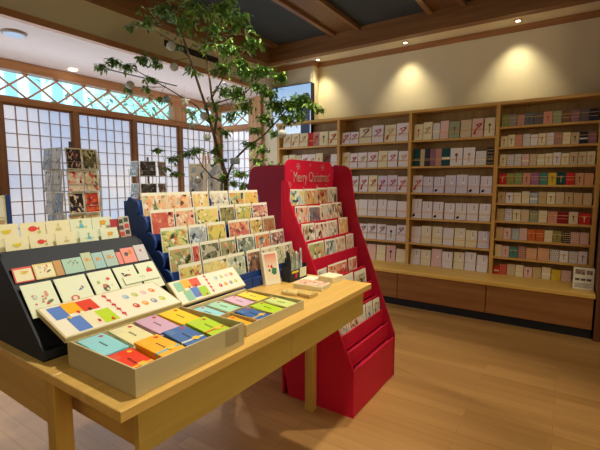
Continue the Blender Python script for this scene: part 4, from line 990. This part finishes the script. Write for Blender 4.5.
br(pa((212, 125, 2.92), (206, 120, 2.88), (197, 106, 2.8), (182, 97, 2.7), (165, 87, 2.6), (146, 76, 2.45), (130, 67, 2.35), (112, 62, 2.3), (101, 66, 2.25)), .012, .003)
br(pa((165, 87, 2.6), (148, 87, 2.5), (132, 88, 2.45), (120, 86, 2.4)), .005, .002)
br(pa((190, 58, 2.65), (170, 40, 2.5), (150, 28, 2.4), (132, 24, 2.3)), .009, .003)
br(pa((206, 107, 2.85), (226, 100, 2.9), (242, 96, 2.95), (254, 84, 2.95), (268, 72, 3.0), (284, 76, 3.0)), .010, .003)
br(pa((205, 50, 2.7), (225, 35, 2.65), (248, 35, 2.6), (262, 44, 2.6)), .008, .003)
br(pa((190, 58, 2.65), (178, 60, 2.55), (160, 60, 2.45), (146, 56, 2.4)), .006, .002)
br(pa((225, 172, 2.97), (236, 176, 2.9), (250, 170, 2.85), (264, 166, 2.8), (278, 164, 2.75)), .007, .002)
br(pa((219, 155, 2.95), (200, 150, 2.8), (180, 152, 2.7), (160, 150, 2.6), (156, 148, 2.58)), .006, .002)
ORN = [at(*q) for q in ((130, 85, 2.30), (171, 46, 2.34), (174, 67, 2.5), (167, 99, 2.6), (204, 116, 2.70), (207, 137, 2.88), (197, 180, 2.85), (282, 134, 2.95), (185, 101, 2.7), (192, 125, 2.8), (235, 161, 2.93))]
def clear(q): return all(not ((q.xy - c.xy).length < .085 and c.z - .1 < q.z < c.z + .16) for c in ORN)
nodes = [p for pts, _ in branches for p in pts]
clusters = [  # px, py, spread px, leaves, depth
 (165, 8, 22, 210, 2.35), (195, 6, 22, 230, 2.4), (225, 8, 18, 210, 2.45), (182, 22, 17, 160, 2.45), (214, 24, 16, 150, 2.55), (240, 22, 15, 120, 2.5), (150, 22, 12, 80, 2.35), (132, 25, 8, 34, 2.3),
 (205, 46, 12, 34, 2.65), (228, 46, 15, 110, 2.65), (252, 42, 11, 90, 2.6), (176, 46, 9, 14, 2.5), (194, 72, 11, 28, 2.7), (222, 68, 14, 80, 2.75), (240, 62, 12, 70, 2.7),
 (248, 72, 14, 120, 2.95), (266, 70, 10, 90, 3.0), (280, 75, 8, 60, 3.0), (236, 92, 15, 110, 2.95), (222, 90, 10, 50, 2.9), (258, 86, 10, 60, 2.95), (246, 105, 12, 70, 2.95),
 (275, 105, 14, 150, 3.1), (292, 103, 14, 150, 3.15), (305, 98, 9, 70, 3.15), (266, 118, 12, 90, 3.05), (286, 118, 12, 90, 3.1), (318, 108, 6, 26, 3.15), (300, 116, 10, 50, 3.1), (275, 132, 8, 30, 3.05),
 (101, 66, 7, 34, 2.25), (114, 61, 8, 46, 2.3), (128, 66, 9, 50, 2.35), (143, 58, 10, 60, 2.4), (156, 62, 9, 46, 2.45), (150, 78, 8, 34, 2.45), (166, 84, 9, 34, 2.6), (128, 89, 6, 22, 2.45), (146, 88, 7, 24, 2.5), (160, 98, 7, 22, 2.6), (182, 95, 9, 30, 2.7),
 (190, 112, 8, 26, 2.85), (232, 115, 11, 50, 2.93), (214, 118, 8, 26, 2.9), (158, 149, 6, 24, 2.58), (172, 158, 8, 34, 2.65), (186, 152, 9, 44, 2.75), (197, 150, 8, 36, 2.8), (176, 172, 7, 24, 2.68), (166, 168, 5, 14, 2.6),
 (215, 148, 9, 46, 2.93), (222, 160, 7, 28, 2.95), (238, 150, 10, 56, 2.97), (250, 143, 9, 50, 3.0), (258, 160, 9, 40, 2.85), (240, 172, 9, 44, 2.9), (232, 182, 8, 36, 2.92), (246, 184, 7, 24, 2.88), (268, 168, 7, 22, 2.8), (280, 166, 6, 14, 2.75), (262, 180, 7, 16, 2.8), (255, 130, 9, 40, 3.03), (225, 132, 10, 40, 2.93), (262, 150, 9, 34, 2.95), (222, 176, 8, 30, 2.95), (196, 166, 8, 26, 2.85), (214, 104, 10, 40, 2.88), (300, 106, 12, 70, 3.15), (312, 104, 8, 36, 3.15), (270, 92, 12, 60, 3.05), (205, 182, 6, 16, 2.92)]
lp = []; twigs = MB(); rt = random.Random(11)
for px, py, sp, n, Y in clusters:
    c0 = at(px, py, Y); rad = sp * .0078
    near = min(nodes, key=lambda q: (q - c0).length)
    twigs.tube([near, near.lerp(c0, .55) + Vector((0, 0, .02)), c0], [.0032, .0024, .0016], 4)
    n = int(n * (1.15 if py < 35 else 2.1)); m = max(2, n // 9)
    for _ in range(m):
        d = Vector((rt.gauss(0, 1), rt.gauss(0, 1), rt.gauss(-.1, .55))).normalized()
        e = c0 + d * rad * rt.uniform(.45, 1.25)
        if e.x < -3.9: e.z = min(e.z, 2.76)
        e.z = min(e.z, 3.15)
        if not (clear(e) and clear(c0.lerp(e, .5)) and clear(c0)): continue
        twigs.tube([c0, c0.lerp(e, .5) + Vector((0, 0, .01)), e], [.0016, .0012, .0008], 3)
        for k in range(n // m):
            t = .25 + .8 * k / max(1, n // m - 1)
            q = c0.lerp(e, t) + Vector((rt.gauss(0, .010), rt.gauss(0, .010), rt.gauss(0, .008)))
            if clear(q): lp.append(q)
bm_ = MB()
for pts, rr in branches: bm_.tube(pts, rr, 7)
obj('trunk_and_branches', bm_, M['bark'], tree, smooth=True)
obj('twigs', twigs, M['bark'], tree)
lm1, nt, b = newmat('tree_leaf_green')
tc = nt.nodes.new('ShaderNodeTexCoord'); n = nt.nodes.new('ShaderNodeTexNoise'); n.inputs['Scale'].default_value = 9
r = nt.nodes.new('ShaderNodeValToRGB'); r.color_ramp.elements[0].color = lin(hx(78, 124, 48)); r.color_ramp.elements[1].color = lin(hx(168, 206, 80))
nt.links.new(tc.outputs['Object'], n.inputs['Vector']); nt.links.new(n.outputs['Fac'], r.inputs['Fac']); nt.links.new(r.outputs['Color'], b.inputs['Base Color']); b.inputs['Roughness'].default_value = .5
o = obj('leaves', leaf_mesh(lp, .054, rt), [lm1, plain('tree_leaf_dark', hx(74, 116, 56), .5, .2)], tree); o['kind'] = 'stuff'
def orn(px, py, Y, kind, label, mat=None):
    c0 = at(px, py, Y)
    near = c0 + Vector((0, 0, .14))
    mat = mat or M['shade']
    if kind == 'ball':
        mb = MB(); rr = .037; prof = []
        for i in range(9):
            a = -PI / 2 + PI * i / 8; prof.append((max(.004, rr * math.cos(a)), rr * math.sin(a)))
        mb.lathe(prof, c0, 16)
        for i, v in enumerate(mb.v):     # gathered ribs
            q = Vector(v) - c0; an = math.atan2(q.y, q.x); s = 1 + .06 * math.cos(an * 8); mb.v[i] = (c0.x + q.x * s, c0.y + q.y * s, v[2])
        top = c0 + Vector((0, 0, rr))
    elif kind == 'star':
        n_ = Vector((.8, -.6, 0)); tg = Vector((.6, .8, 0)); mb = MB(); rim = []
        for k in range(10):
            a = PI / 2 + PI * k / 5; q = .055 if k % 2 == 0 else .024; rim.append(c0 + tg * q * math.cos(a) + Vector((0, 0, q * math.sin(a))))
        mb.add(rim + [c0 + n_ * .014, c0 - n_ * .014], [(k, (k + 1) % 10, 10) for k in range(10)] + [((k + 1) % 10, k, 11) for k in range(10)])
        top = c0 + Vector((0, 0, .055))
    else:
        mb = MB().bevbox(c0.x - .035, c0.x + .035, c0.y - .035, c0.y + .035, c0.z - .03, c0.z + .03, .006); top = c0 + Vector((0, 0, .03))
    o = obj('hanging_ornament', mb, mat); meta(o, label, 'ornament', 'paper ornaments hanging in the tree')
    obj('thread', MB().tube([top, top.lerp(near, .5), near], .0010, 4), M['shade'], o)
orn(130, 85, 2.30, 'ball', 'white ribbed ball ornament on the outermost left branch of tree')
orn(171, 46, 2.34, 'ball', 'white ball ornament high in the tree before the black vent')
orn(174, 67, 2.5, 'ball', 'white ball ornament just below the highest one in the tree')
orn(167, 99, 2.6, 'ball', 'grey ball ornament against the lattice on the left branch', M['greyorn'])
orn(204, 116, 2.70, 'ball', 'white ball ornament beside the upper trunk at transom height')
orn(207, 137, 2.88, 'ball', 'white ball ornament beside the trunk under the transom rail')
orn(197, 180, 2.85, 'ball', 'lowest white ball ornament just above the card rack', None)
orn(282, 134, 2.95, 'ball', 'white ball ornament before the far left shelf bay')
orn(185, 101, 2.7, 'star', 'white star ornament left of the trunk by the lattice')
orn(192, 125, 2.8, 'star', 'lower white star ornament before the shoji rail')
orn(235, 161, 2.93, 'box', 'grey paper box ornament hanging right of the trunk', M['greyorn'])

# ------------------------------------------------------------------ light
def spot(name, loc, tgt, power, angle, color=(1, .82, .6), blend=.5, rad=.05):
    l = bpy.data.lights.new(name, 'SPOT'); l.energy = power; l.color = color; l.spot_size = math.radians(angle); l.spot_blend = blend; l.shadow_soft_size = rad
    o = bpy.data.objects.new(name, l); COL.objects.link(o); o.location = loc
    o.rotation_euler = (Vector(tgt) - Vector(loc)).to_track_quat('-Z', 'Y').to_euler(); return o
def area(name, loc, tgt, power, sx, sy, color=(1, .86, .68)):
    l = bpy.data.lights.new(name, 'AREA'); l.energy = power; l.color = color; l.shape = 'RECTANGLE'; l.size = sx; l.size_y = sy
    o = bpy.data.objects.new(name, l); COL.objects.link(o); o.location = loc
    o.rotation_euler = (Vector(tgt) - Vector(loc)).to_track_quat('-Z', 'Y').to_euler(); return o
for x in sx: spot('wall_washer', (x, 5.13, 3.225), (x, 5.33, 2.35), 40, 84, (1, .88, .58), 1.0, .06)
for x in (-2.9, -1.5, -.2): spot('shelf_fill_spot', (x, 3.9, 3.38), (x, 4.95, 1.0), 12.5, 66, (1, .87, .56), .8, .06)  # spots added to brighten the shelf and bench, no fixtures modelled
spot('table_spot', (-.45, 1.6, 3.38), (-1.45, 1.4, .9), 195, 66, (1, .93, .76), .6, .06)
spot('table_back_spot', (-1.15, 3.25, 3.38), (-1.1, 1.7, .3), 165, 85, (1, .87, .62), .5, .04)
spot('tree_spot', (-3.3, 3.7, 3.2), (-1.9, 2.1, 0), 110, 70, (1, .9, .72), .5, .03)
spot('tree_front_spot', (-1.9, 2.7, 3.38), (-2.6, 3.1, 2.2), 110, 75, (1, .95, .7), .6, .04)
spot('aisle_spot', (.6, 3.2, 3.38), (.3, 3.2, 0), 44, 95, (1, .85, .52), .8, .1)
area('overhead_fill', (0, -1.2, 3.35), (0, -.6, 0), 17, 2.5, 1.6, (1, .88, .62))  # unseen fill light added overhead, behind the camera
area('side_fill', (2.4, .6, 2.3), (-1.2, 1.2, .8), 26, 1.6, 1.0, (1, .89, .62))  # unseen fill light added to brighten the table and stand fronts
area('soffit_fill', (-4.95, 2.8, 2.3), (-4.5, 2.8, 3.0), 9, 5, .3, (.9, .92, 1))  # fill added to brighten the white soffit from below
area('window_light', (-5.0, 2.6, 1.6), (-1.5, 2.6, 1.2), 42, 4.5, 1.6, (.78, .88, 1))
w = bpy.data.worlds.new('sky'); SC.world = w; w.use_nodes = True
bg = w.node_tree.nodes['Background']; bg.inputs[0].default_value = (.62, .85, 1.0, 1); bg.inputs[1].default_value = 1.3
vs = SC.view_settings; vs.view_transform = 'Standard'; vs.look = 'None'; vs.exposure = 0.0; vs.gamma = 1.0
SC.cycles.use_denoising = True
SC.cycles.max_bounces = 8
